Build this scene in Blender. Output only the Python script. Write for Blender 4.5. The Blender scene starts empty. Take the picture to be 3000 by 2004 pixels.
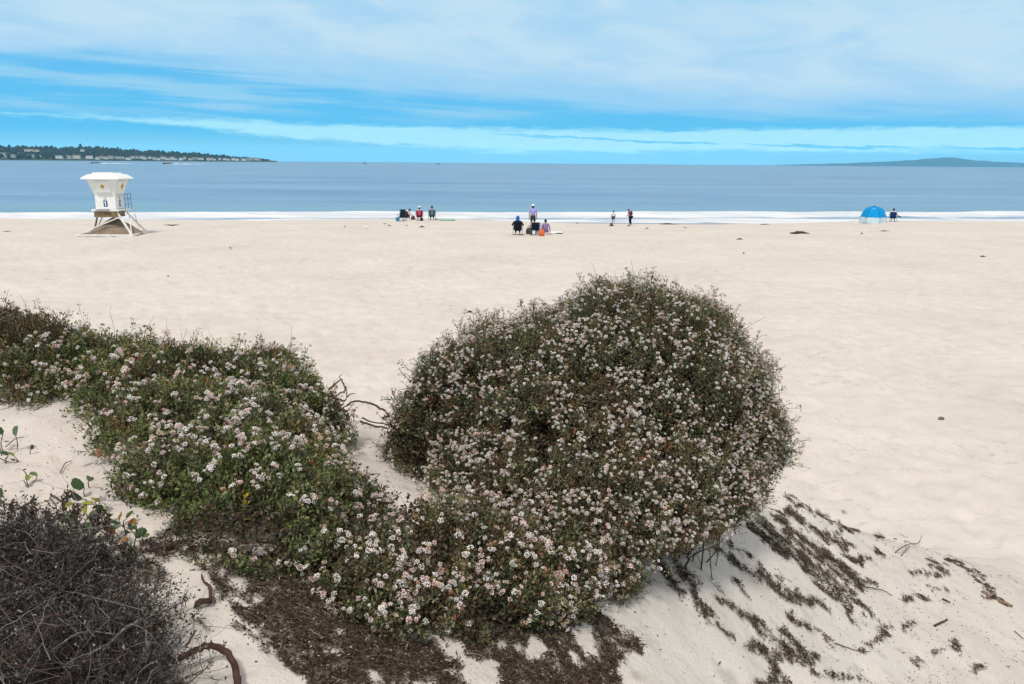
import bpy, bmesh, math, random
import numpy as np
from mathutils import Vector, Matrix

SC = bpy.context.scene
COL = SC.collection
RNG = np.random.default_rng(7)
random.seed(7)
R = math.radians

# ------------------------------------------------------------------ helpers
def link(o, parent=None):
    COL.objects.link(o)
    if parent is not None:
        o.parent = parent
    return o

def tag(o, label=None, cat=None, group=None, kind=None):
    if label: o['label'] = label
    if cat: o['category'] = cat
    if group: o['group'] = group
    if kind: o['kind'] = kind
    return o

def empty(name, loc, rz=0.0, label=None, cat=None, group=None):
    o = bpy.data.objects.new(name, None)
    o.empty_display_size = 0.1
    link(o)
    o.location = loc
    o.rotation_euler = (0, 0, rz)
    tag(o, label, cat, group)
    return o

def np_mesh(name, V, F, smooth=False, color=None, cname='tint'):
    """V (n,3), F (m,k) int array -> mesh data"""
    V = np.asarray(V, np.float32); F = np.asarray(F, np.int32)
    me = bpy.data.meshes.new(name)
    n, (m, k) = len(V), F.shape
    me.vertices.add(n); me.vertices.foreach_set('co', V.ravel())
    me.loops.add(m * k); me.loops.foreach_set('vertex_index', F.ravel())
    me.polygons.add(m)
    me.polygons.foreach_set('loop_start', np.arange(0, m * k, k, dtype=np.int32))
    if smooth:
        me.polygons.foreach_set('use_smooth', np.ones(m, bool))
    if color is not None:
        a = me.attributes.new(cname, 'FLOAT_COLOR', 'POINT')
        c = np.ones((n, 4), np.float32); c[:, :3] = color
        a.data.foreach_set('color', c.ravel())
    me.update(calc_edges=True)
    return me

def mobj(name, me, mat=None, parent=None):
    o = bpy.data.objects.new(name, me)
    if mat is not None:
        me.materials.clear(); me.materials.append(mat)
    return link(o, parent)

class MB:
    """collects shapes into one mesh"""
    def __init__(s): s.bm = bmesh.new()
    def box(s, c, size, rot=None, bevel=0.0):
        r = bmesh.ops.create_cube(s.bm, size=1.0)
        vs = r['verts']
        for v in vs: v.co = Vector((v.co.x * size[0], v.co.y * size[1], v.co.z * size[2]))
        if bevel > 0:
            es = list({e for v in vs for e in v.link_edges})
            b = bmesh.ops.bevel(s.bm, geom=es, offset=bevel, segments=2, affect='EDGES', profile=0.5)
            vs = list({v for f in b['faces'] for v in f.verts} | {v for v in vs if v.is_valid})
        M = Matrix.Translation(Vector(c))
        if rot is not None: M = M @ rot
        for v in vs: v.co = M @ v.co
        return s
    def bar(s, a, b, w, h=None):
        a = Vector(a); b = Vector(b); d = b - a
        q = d.to_track_quat('Z', 'Y').to_matrix().to_4x4()
        return s.box((a + b) / 2, (w, h or w, d.length), q)
    def tube(s, pts, r, n=8, r2=None):
        P = [Vector(p) for p in pts]
        rings = []
        for i, p in enumerate(P):
            t = (P[min(i + 1, len(P) - 1)] - P[max(i - 1, 0)]).normalized()
            q = t.to_track_quat('Z', 'Y')
            rr = r if r2 is None else r + (r2 - r) * i / (len(P) - 1)
            rings.append([s.bm.verts.new(p + q @ Vector((rr * math.cos(2 * math.pi * j / n), rr * math.sin(2 * math.pi * j / n), 0))) for j in range(n)])
        for i in range(len(P) - 1):
            for j in range(n):
                s.bm.faces.new((rings[i][j], rings[i][(j + 1) % n], rings[i + 1][(j + 1) % n], rings[i + 1][j]))
        s.bm.faces.new(rings[0][::-1]); s.bm.faces.new(rings[-1])
        return s
    def ball(s, c, rad, rot=None, seg=14, ring=9):
        r = bmesh.ops.create_uvsphere(s.bm, u_segments=seg, v_segments=ring, radius=1.0)
        M = Matrix.Translation(Vector(c))
        if rot is not None: M = M @ rot
        for v in r['verts']:
            v.co = M @ Vector((v.co.x * rad[0], v.co.y * rad[1], v.co.z * rad[2]))
        return s
    def poly(s, pts):
        s.bm.faces.new([s.bm.verts.new(Vector(p)) for p in pts]); return s
    def loft(s, loops, cap=True):
        L = [[s.bm.verts.new(Vector(p)) for p in lp] for lp in loops]
        n = len(L[0])
        for i in range(len(L) - 1):
            for j in range(n):
                s.bm.faces.new((L[i][j], L[i][(j + 1) % n], L[i + 1][(j + 1) % n], L[i + 1][j]))
        if cap:
            s.bm.faces.new(L[0][::-1]); s.bm.faces.new(L[-1])
        return s
    def build(s, name, mat, parent=None, smooth=False):
        bmesh.ops.recalc_face_normals(s.bm, faces=s.bm.faces)
        me = bpy.data.meshes.new(name)
        s.bm.to_mesh(me); s.bm.free()
        if smooth:
            for p in me.polygons: p.use_smooth = True
        return mobj(name, me, mat, parent)

# vectorised value noise in 0..1
def _hash(i, j, k):
    h = (i * 374761393 + j * 668265263 + k * 2147483647 * 3 + 1013904223) & 0xffffffff
    h = ((h ^ (h >> 13)) * 1274126177) & 0xffffffff
    return ((h ^ (h >> 16)) & 0xffffff) / float(0xffffff)

def vnoise(P, sc=1.0, seed=0):
    P = np.atleast_2d(np.asarray(P, float))
    if P.shape[1] == 2: P = np.c_[P, np.zeros(len(P))]
    Q = P * sc + seed * 17.31
    I = np.floor(Q).astype(np.int64); f = Q - I; f = f * f * (3 - 2 * f)
    out = 0
    for dx in (0, 1):
        for dy in (0, 1):
            for dz in (0, 1):
                w = (f[:, 0] if dx else 1 - f[:, 0]) * (f[:, 1] if dy else 1 - f[:, 1]) * (f[:, 2] if dz else 1 - f[:, 2])
                out = out + w * _hash(I[:, 0] + dx, I[:, 1] + dy, I[:, 2] + dz)
    return out

def sstep(a, b, x):
    t = np.clip((x - a) / (b - a), 0, 1); return t * t * (3 - 2 * t)

def tubes(P, r0, r1, sides=4):
    """P (n,k,3) polylines; r0,r1 (n,) radii -> V,F"""
    n, k, _ = P.shape
    T = np.empty_like(P)
    T[:, 1:-1] = P[:, 2:] - P[:, :-2]; T[:, 0] = P[:, 1] - P[:, 0]; T[:, -1] = P[:, -1] - P[:, -2]
    T /= np.linalg.norm(T, axis=2, keepdims=True) + 1e-9
    up = np.where(np.abs(T[..., 2:3]) > 0.9, np.array([1., 0, 0]), np.array([0, 0, 1.]))
    A = np.cross(T, up); A /= np.linalg.norm(A, axis=2, keepdims=True) + 1e-9
    B = np.cross(T, A)
    t = np.linspace(0, 1, k)
    rr = r0[:, None] * (1 - t) + r1[:, None] * t
    ang = np.arange(sides) * 2 * np.pi / sides
    V = P[:, :, None, :] + rr[:, :, None, None] * (np.cos(ang)[None, None, :, None] * A[:, :, None, :] + np.sin(ang)[None, None, :, None] * B[:, :, None, :])
    idx = np.arange(n * k * sides).reshape(n, k, sides)
    a = idx[:, :-1, :]; b = np.roll(idx, -1, 2)[:, :-1, :]; c = np.roll(idx, -1, 2)[:, 1:, :]; d = idx[:, 1:, :]
    F = np.stack([a, b, c, d], -1).reshape(-1, 4)
    return V.reshape(-1, 3), F

# ------------------------------------------------------------------ materials
def new_mat(name):
    m = bpy.data.materials.new(name); m.use_nodes = True
    nt = m.node_tree
    return m, nt, nt.nodes['Principled BSDF']

def mat(name, col, rough=0.8, var=0.12, scale=8.0, spec=0.3, bump=0.0, bscale=60.0, metallic=0.0):
    """plain procedural material: colour with noise variation and a little bump"""
    m, nt, b = new_mat(name)
    N, L = nt.nodes.new, nt.links.new
    tc = N('ShaderNodeTexCoord')
    nz = N('ShaderNodeTexNoise'); nz.inputs['Scale'].default_value = scale; nz.inputs['Detail'].default_value = 5
    L(tc.outputs['Object'], nz.inputs['Vector'])
    rp = N('ShaderNodeValToRGB')
    e = rp.color_ramp.elements
    e[0].position, e[1].position = 0.3, 0.7
    e[0].color = (*[c * (1 - var) for c in col], 1); e[1].color = (*[min(1, c * (1 + var)) for c in col], 1)
    L(nz.outputs['Fac'], rp.inputs['Fac']); L(rp.outputs['Color'], b.inputs['Base Color'])
    b.inputs['Roughness'].default_value = rough; b.inputs['Specular IOR Level'].default_value = spec
    b.inputs['Metallic'].default_value = metallic
    if bump > 0:
        n2 = N('ShaderNodeTexNoise'); n2.inputs['Scale'].default_value = bscale
        L(tc.outputs['Object'], n2.inputs['Vector'])
        bp = N('ShaderNodeBump'); bp.inputs['Strength'].default_value = bump; bp.inputs['Distance'].default_value = 0.02
        L(n2.outputs['Fac'], bp.inputs['Height']); L(bp.outputs['Normal'], b.inputs['Normal'])
    return m

def tint_mat(name, rough=0.65, spec=0.25, trans=0.0):
    """colour read from the per-leaf 'tint' attribute, with fine noise"""
    m, nt, b = new_mat(name)
    N, L = nt.nodes.new, nt.links.new
    at = N('ShaderNodeAttribute'); at.attribute_name = 'tint'
    tc = N('ShaderNodeTexCoord')
    nz = N('ShaderNodeTexNoise'); nz.inputs['Scale'].default_value = 180.0
    L(tc.outputs['Object'], nz.inputs['Vector'])
    mr = N('ShaderNodeMapRange'); mr.inputs['To Min'].default_value = 0.75; mr.inputs['To Max'].default_value = 1.25
    L(nz.outputs['Fac'], mr.inputs['Value'])
    mx = N('ShaderNodeMix'); mx.data_type = 'RGBA'; mx.blend_type = 'MULTIPLY'; mx.inputs['Factor'].default_value = 1
    L(at.outputs['Color'], mx.inputs['A']); L(mr.outputs['Result'], mx.inputs['B'])
    L(mx.outputs['Result'], b.inputs['Base Color'])
    b.inputs['Roughness'].default_value = rough; b.inputs['Specular IOR Level'].default_value = spec
    if trans > 0:      # thin leaves and petals let some light through
        tr = N('ShaderNodeBsdfTranslucent'); L(mx.outputs['Result'], tr.inputs['Color'])
        ms = N('ShaderNodeMixShader'); ms.inputs[0].default_value = trans
        L(b.outputs[0], ms.inputs[1]); L(tr.outputs[0], ms.inputs[2])
        L(ms.outputs[0], nt.nodes['Material Output'].inputs['Surface'])
    return m

# ------------------------------------------------------------------ camera
F_PX, CU, CV, HORV = 2354.0, 1500.0, 1002.0, 477.2
EYE = np.array([0.0, 0.0, 5.0])
PITCH, ROLL = math.atan((CV - HORV) / F_PX), 0.0078
fwd = np.array([0, math.cos(PITCH), -math.sin(PITCH)]); u0 = np.array([0, math.sin(PITCH), math.cos(PITCH)]); r0_ = np.array([1.0, 0, 0])
CR = r0_ * math.cos(ROLL) + u0 * math.sin(ROLL)
CUP = u0 * math.cos(ROLL) - r0_ * math.sin(ROLL)
cam_d = bpy.data.cameras.new('camera'); cam = bpy.data.objects.new('camera', cam_d); link(cam)
cam_d.sensor_width = 36.0; cam_d.lens = F_PX / 3000 * 36.0
cam_d.clip_start = 0.05; cam_d.clip_end = 60000
cam.matrix_world = Matrix(((CR[0], CUP[0], -fwd[0], EYE[0]), (CR[1], CUP[1], -fwd[1], EYE[1]), (CR[2], CUP[2], -fwd[2], EYE[2]), (0, 0, 0, 1)))
SC.camera = cam

def ray(u, v):
    """direction with unit depth along the view axis, for a photograph pixel"""
    u = np.asarray(u, float); v = np.asarray(v, float)
    return fwd + ((u - CU) / F_PX)[..., None] * CR + (-(v - CV) / F_PX)[..., None] * CUP

def at_depth(u, v, d):
    return EYE + ray(u, v) * np.asarray(d)[..., None]

def project(P):
    Q = P - EYE
    z = Q @ fwd
    return CU + F_PX * (Q @ CR) / z, CV - F_PX * (Q @ CUP) / z, z

# ------------------------------------------------------------------ terrain
def beach(x, y):
    drop = np.interp(x, [-70, -24, -14, -9, -3, 3, 8, 22, 29, 34, 45, 70], [1.05, 1.05, .85, .72, .8, 1.0, 1.2, 1.2, .85, .62, .55, .55])
    s2 = np.interp(x, [-60, -10, 0, 8, 24, 32, 60], [.075, .085, .08, .06, .06, .09, .1])
    t = np.clip((y - 50) / 28, 0, 1)
    z = 0.08 + .37 * sstep(14, 40, y) - drop * (t ** 1.7) - s2 * np.clip(y - 78, 0, None)
    return np.maximum(z, -6.0)

# dune control points: photograph pixel and ground height there
_cp = [(0,2004,3.3),(350,2004,3.28),(700,2004,3.22),(1050,2004,3.12),(1300,2004,3.02),(1600,2004,2.86),(1900,2004,2.6),(2200,2004,2.2),(2500,2004,1.8),(2750,2004,1.45),(3000,2004,1.15),
       (0,1750,3.36),(300,1750,3.34),(600,1750,3.28),(900,1780,3.18),(1200,1800,3.02),(1500,1800,2.9),(1800,1800,2.7),(2050,1780,2.45),(2250,1760,2.12),(2450,1760,1.75),(2650,1760,1.4),(2830,1760,1.08),(3000,1760,.8),
       (0,1550,3.4),(400,1550,3.38),(900,1550,3.25),(1300,1550,3.05),(1700,1560,2.8),(2000,1590,2.6),(2200,1560,2.3),(2400,1560,1.75),(2560,1580,1.35),(2720,1610,.95),(2850,1650,.62),(3000,1680,.32),
       (0,1400,3.44),(300,1400,3.42),(600,1380,3.38),(900,1400,3.25),(1120,1360,3.1),
       (0,1250,3.48),(300,1250,3.47),(650,1230,3.4),(900,1260,3.25),(1080,1250,3.08),(2290,1440,1.95),
       (0,1120,3.55),(250,1130,3.54),(500,1150,3.46),(750,1170,3.36)]
_C = []
for (u, v, z) in _cp:
    d = ray(u, v); t = (z - EYE[2]) / d[2]; p = EYE + t * d; _C.append((p[0], p[1], z))
_C += [(-9,6.2,3.3),(-6,6.6,3.2),(-3.5,7.2,2.6),(-1.6,7.2,2.3),(-.3,7.2,2.0),(1.2,7.4,1.9),(2.4,7.6,1.5),(-9,9,1.2),(-5,9.2,1.0),(-2,9.2,.9),(0.5,9.2,.8),(2.6,9.2,.7),(4.6,9.6,.15),
       (-9,12.5,.08),(-4,12.5,.05),(0,12.5,.05),(4,12.5,.04),(7,9.5,.03),(8,7,.05),(8.5,4.5,.1),(12,7,.05),(12,12,.05),(9,14,.05),
       (0,0,3.3),(-3,0,3.4),(-7,2,3.5),(-8,-3,3.4),(0,-3,3.5),(3.2,0,2.6),(5.5,1.5,1.5),(6,-3,2.4),(9,-2,1.2),(9.5,1.5,.5)]
_C = np.array(_C)
def _tps(r2): return np.where(r2 < 1e-9, 0, 0.5 * r2 * np.log(np.maximum(r2, 1e-9)))
_n = len(_C)
_K = _tps(((_C[:, None, :2] - _C[None, :, :2]) ** 2).sum(-1)) + np.eye(_n) * 0.02
_Pm = np.c_[np.ones(_n), _C[:, :2]]
_A = np.block([[_K, _Pm], [_Pm.T, np.zeros((3, 3))]])
_W = np.linalg.solve(_A, np.r_[_C[:, 2], 0, 0, 0])
GX0, GX1, GY0, GY1, GS = -14.0, 14.0, -6.0, 15.0, 0.05
_gx = np.arange(GX0, GX1 + GS / 2, GS); _gy = np.arange(GY0, GY1 + GS / 2, GS)
_XX, _YY = np.meshgrid(_gx, _gy)
_Z = np.empty(_XX.shape)
for i in range(_XX.shape[0]):
    q = np.c_[_XX[i], _YY[i]]
    _Z[i] = _tps(((q[:, None] - _C[None, :, :2]) ** 2).sum(-1)) @ _W[:_n] + _W[_n] + q @ _W[_n + 1:]
_Z = np.maximum(_Z, 0.04)
# soft floor and fade to the open beach
_fade = sstep(10.5, 14.0, _YY) + sstep(9.5, 13, _XX) * (1 - sstep(10.5, 14.0, _YY))
_Z = _Z * (1 - _fade) + 0.08 * _fade

def ground(x, y, detail=True):
    x = np.atleast_1d(np.asarray(x, float)); y = np.atleast_1d(np.asarray(y, float))
    b = beach(x, y)
    inside = (x > GX0) & (x < GX1 - GS) & (y > GY0) & (y < GY1 - GS)
    fx = np.clip((x - GX0) / GS, 0, len(_gx) - 1.001); fy = np.clip((y - GY0) / GS, 0, len(_gy) - 1.001)
    i = fx.astype(int); j = fy.astype(int); a = fx - i; c = fy - j
    zz = _Z[j, i] * (1 - a) * (1 - c) + _Z[j, i + 1] * a * (1 - c) + _Z[j + 1, i] * (1 - a) * c + _Z[j + 1, i + 1] * a * c
    back = np.where(y < GY0, zz, b)
    z = np.where(inside, zz, np.where((y < 6) & (x < 9), zz, b))
    if detail:
        P = np.c_[x, y]
        r = np.hypot(x, y)
        dune = sstep(0.25, 1.2, z)
        amp = (1 - dune) * 0.075 * sstep(0, 4, np.abs(z) * 0 + r) * (1 - sstep(60, 78, y))
        z = z + amp * (vnoise(P, 2.4, 3) - .5) - amp * .75 * sstep(.58, .80, vnoise(P, 4.3, 4)) * (.4 + .8 * vnoise(P, .21, 6)) + (1 - dune) * .10 * (vnoise(P, .33, 5) - .5) * (1 - sstep(50, 70, y))
        z = z + dune * (0.05 * (vnoise(P, 2.3, 8) - .5) + 0.045 * (vnoise(P, 6, 9) - .5) + 0.010 * (vnoise(P, 15, 10) - .5))
    return z

_TS = np.geomspace(1.0, 190, 1400)
def hit(u, v, detail=True):
    """point where the ray of a photograph pixel first meets the sand"""
    u = np.atleast_1d(np.asarray(u, float)); v = np.atleast_1d(np.asarray(v, float))
    out = np.empty((len(u), 3))
    for c in range(0, len(u), 400):
        d = ray(u[c:c + 400], v[c:c + 400]); n = len(d)
        P = EYE + _TS[None, :, None] * d[:, None, :]
        b = P[..., 2] < ground(P[..., 0].ravel(), P[..., 1].ravel(), detail).reshape(n, -1)
        k = np.where(b.any(1), b.argmax(1), len(_TS) - 1); k = np.maximum(k, 1)
        lo, hi = _TS[k - 1].copy(), _TS[k].copy()
        for _ in range(12):
            m = (lo + hi) / 2; p = EYE + m[:, None] * d
            w = p[:, 2] < ground(p[:, 0], p[:, 1], detail)
            hi = np.where(w, m, hi); lo = np.where(w, lo, m)
        out[c:c + 400] = EYE + hi[:, None] * d
    return out

def hit1(u, v):
    return Vector(hit(u, v)[0])

# ------------------------------------------------------------------ where plant litter lies on the dune
def inside(poly, u, v):
    c = np.zeros(len(u), bool); n = len(poly)
    for i in range(n):
        x0, y0 = poly[i]; x1, y1 = poly[(i + 1) % n]
        k = ((y0 > v) != (y1 > v)); xi = (x1 - x0) * (v - y0) / (y1 - y0 + 1e-12) + x0
        c ^= k & (u < xi)
    return c

_w = 1000 / 2347.
_X = lambda *p: [(2000 + x * _w, 1336 + y * _w) for x, y in p]
_M = lambda *p: [(1000 + x * _w, 1336 + y * _w) for x, y in p]
_Y = lambda *p: [(x * _w, 1336 + y * _w) for x, y in p]
LIT_POLY = [_Y((1040, 640), (1130, 590), (1230, 600), (1500, 600), (1800, 660), (2100, 800), (2347, 850), (2347, 1600), (2130, 1570), (2000, 1450), (1830, 1330), (1750, 1180), (1620, 1080), (1500, 1000), (1480, 900), (1400, 790), (1280, 700), (1120, 720), (1050, 680)),
         _Y((-200, 560), (300, 480), (620, 560), (800, 700), (1000, 1000), (1150, 1250), (1250, 1500), (1300, 1650), (-200, 1700)),
             _Y((780, 800), (900, 740), (1060, 720), (1150, 800), (1180, 900), (1120, 930), (980, 890), (860, 900)),
         _M((0, 1000), (300, 1150), (520, 1250), (700, 1300), (830, 1450), (880, 1600), (0, 1600)),
         _M((790, 1080), (1100, 1050), (1400, 1080), (1640, 1000), (1800, 1100), (1900, 1160), (2000, 1230), (2080, 1340), (1950, 1370), (1900, 1480), (1700, 1460), (1400, 1420), (1200, 1420), (1050, 1420), (960, 1420), (880, 1380), (830, 1230)),
         _M((1080, 1380), (1400, 1400), (1700, 1430), (1900, 1490), (1930, 1568), (1800, 1620), (1100, 1620), (1100, 1500)),
         _M((1450, 650), (2150, 480), (2347, 560), (2340, 700), (2150, 700), (1950, 760), (1750, 760), (1700, 900), (1650, 1000), (1500, 1000))]
LIT_HOLE = [_M((1250, 1230), (1330, 1190), (1400, 1290), (1430, 1390), (1280, 1395)), _M((1560, 1180), (1620, 1130), (1700, 1150), (1760, 1300), (1780, 1390), (1700, 1400), (1600, 1300)),
         _M((1090, 1250), (1150, 1250), (1160, 1350), (1090, 1350)), _M((950, 1420), (1000, 1360), (1060, 1450), (1010, 1480)), _M((1500, 1340), (1560, 1350), (1690, 1450), (1600, 1450)),
         _M((580, 1160), (700, 1180), (780, 1230), (860, 1390), (980, 1460), (1070, 1580), (900, 1620), (800, 1450), (620, 1260)), _M((450, 1210), (540, 1220), (560, 1290), (480, 1280)),
         _M((160, 1450), (260, 1480), (330, 1560), (200, 1560))]
LIT_DENS = [1, .42, .75, 1, 1, 1, .6]
LIT_STREAK = [(_X((530, 455), (640, 540), (760, 640), (870, 740), (1000, 830), (1120, 930), (1180, 975)), 15, 14), (_X((730, 375), (860, 480), (960, 545), (1060, 610), (1130, 640)), 17, 8), (_X((640, 400), (760, 520), (880, 600), (1010, 700), (1130, 770), (1240, 890)), 17, 13),
           (_X((700, 520), (840, 640), (980, 740), (1090, 830), (1220, 900)), 13, 15), (_X((560, 540), (700, 660), (820, 760), (960, 850), (1080, 960)), 9, 11), (_X((480, 480), (600, 600), (720, 700)), 18, 8),
           (_X((320, 720), (450, 790), (600, 880), (700, 950), (800, 1010), (880, 1010)), 13, 20), (_X((540, 800), (650, 850), (680, 890)), 20, 16), (_X((720, 960), (820, 980), (890, 1000), (1060, 1090)), 24, 4),
           (_X((250, 985), (350, 1050), (470, 1120), (560, 1210), (660, 1290), (760, 1370), (900, 1390)), 14, 26), (_X((680, 1200), (760, 1280), (840, 1370)), 14, 22), (_X((470, 1320), (560, 1350), (620, 1420), (640, 1500), (630, 1540)), 26, 9), (_X((500, 1290), (580, 1360), (680, 1390), (760, 1410)), 16, 8),
           (_X((0, 800), (60, 930), (110, 1020), (200, 1110), (280, 1190), (350, 1260)), 26, 8), (_X((-80, 700), (20, 820), (120, 870)), 14, 10), (_X((720, 1080), (800, 1150), (900, 1190), (960, 1240)), 11, 5), (_X((960, 1230), (1000, 1270), (1040, 1320)), 6, 3),
           (_X((220, 860), (260, 910), (290, 945)), 9, 8), (_X((750, 250), (860, 275), (960, 310), (1080, 355)), 7, 3), (_X((700, 180), (750, 200), (810, 235)), 14, 6), (_X((720, 285), (800, 330), (880, 380)), 9, 4), (_X((930, 300), (1010, 330), (1080, 360)), 4, 2),
           (_X((330, 850), (400, 910), (470, 965)), 7, 5), (_X((1130, 1030), (1160, 1120), (1220, 1170)), 9, 9), (_X((1230, 1330), (1310, 1290), (1400, 1215)), 13, 7), (_X((900, 1480), (1000, 1510), (1100, 1520), (1200, 1545)), 11, 6), (_X((910, 860), (1000, 940), (1080, 990), (1200, 1010), (1300, 1110)), 10, 6),
           (_X((1170, 990), (1260, 1060), (1330, 1110)), 6, 6), (_X((930, 400), (1000, 440), (1060, 455), (1090, 400)), 9, 6), (_X((1060, 550), (1110, 620), (1170, 630)), 9, 6), (_X((1120, 690), (1170, 720), (1230, 730), (1270, 705)), 11, 5), (_X((1080, 480), (1150, 520), (1200, 510)), 6, 5),
           (_X((330, 610), (420, 670), (480, 690), (540, 770)), 9, 6), (_X((230, 650), (300, 670), (340, 720)), 15, 10), (_X((1540, 990), (1580, 970), (1690, 995)), 13, 5), (_X((1280, 870), (1320, 890)), 13, 10), (_X((1350, 560), (1400, 555)), 10, 7), (_X((1560, 800), (1640, 800)), 9, 5),
           (_X((1650, 830), (1750, 825), (1830, 805)), 5, 3), (_X((1690, 925), (1790, 915)), 4, 3), (_X((1800, 720), (1880, 730), (1960, 800), (2040, 870), (2110, 940), (2180, 1000)), 3.5, 6), (_X((1850, 720), (1960, 770), (2080, 840)), 4, 4), (_X((2080, 950), (2160, 985), (2250, 1030)), 9, 5), (_X((1560, 400), (1640, 430), (1720, 440)), 7, 7),
           (_X((1680, 720), (1750, 760), (1800, 790)), 9, 5), (_X((1340, 660), (1370, 690)), 9, 7), (_X((520, 1560), (640, 1550), (720, 1565)), 18, 14), (_X((1350, 1180), (1430, 1170)), 9, 6), (_X((1520, 1200), (1580, 1150)), 8, 6), (_X((1860, 1290), (1890, 1340)), 12, 6), (_X((2020, 1460), (2060, 1450)), 10, 6), (_X((1580, 1430), (1620, 1440)), 8, 6), (_X((1720, 1355), (1760, 1340)), 8, 5),
           (_Y((1620, 1140), (1700, 1220), (1790, 1280), (1840, 1330)), 12, 10), (_Y((1320, 1110), (1400, 1160), (1460, 1200)), 5, 4), (_Y((880, 700), (1000, 690), (1080, 650)), 12, 12), (_Y((1000, 620), (1100, 560), (1230, 500)), 14, 16), (_Y((900, 650), (930, 720), (850, 760)), 16, 12),
           (_M((1650, 1000), (1750, 1100), (1850, 1180)), 20, 16), (_M((1300, 1100), (1200, 1250), (1180, 1400)), 24, 16), (_M((850, 1150), (900, 1300), (980, 1380)), 24, 18), (_M((2150, 700), (2240, 800), (2347, 950)), 12, 18), (_M((1700, 780), (1900, 800), (2060, 830), (2200, 900)), 10, 5), (_M((1960, 850), (1980, 960)), 7, 4)]

def litter_density(P):
    """how thickly the brown litter lies at ground points P (0..1)"""
    u, v, z = project(P)
    N = len(P); d = np.zeros(N)
    a = vnoise(P, 9, 3) - .5; b = vnoise(P, 24, 5) - .5; a2 = vnoise(P, 9, 13) - .5; b2 = vnoise(P, 24, 15) - .5
    ju, jv = u + 20 * a + 26 * b, v + 20 * a2 + 20 * b2
    for q, dn in zip(LIT_POLY, LIT_DENS): d = np.maximum(d, inside(q, ju, jv) * dn)
    for q in LIT_HOLE: d = np.where(inside(q, ju, jv), .02, d)
    halo = np.zeros(N)
    for pts, w0, w1 in LIT_STREAK:
        pts = np.array(pts); n = len(pts) - 1
        for i in range(n):
            A, B = pts[i], pts[i + 1]; ab = B - A
            t = np.clip(((ju - A[0]) * ab[0] + (jv - A[1]) * ab[1]) / (ab @ ab), 0, 1)
            dd = np.hypot(ju - A[0] - t * ab[0], jv - A[1] - t * ab[1])
            ww = (w0 + (w1 - w0) * (i + t) / n) * .60
            d = np.maximum(d, np.clip(1.3 - dd / ww, 0, 1) ** .6)
            halo = np.maximum(halo, .075 * np.exp(-(dd / (ww * 2.4)) ** 2))
    d = d * (.12 + .88 * sstep(.22, .46, vnoise(P, 11, 21) * .55 + vnoise(P, 30, 22) * .45))
    d = np.maximum(d, halo)
    d[(z < .5) | (P[:, 1] > 11) | (np.abs(P[:, 0]) > 7)] = 0
    return d
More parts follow.
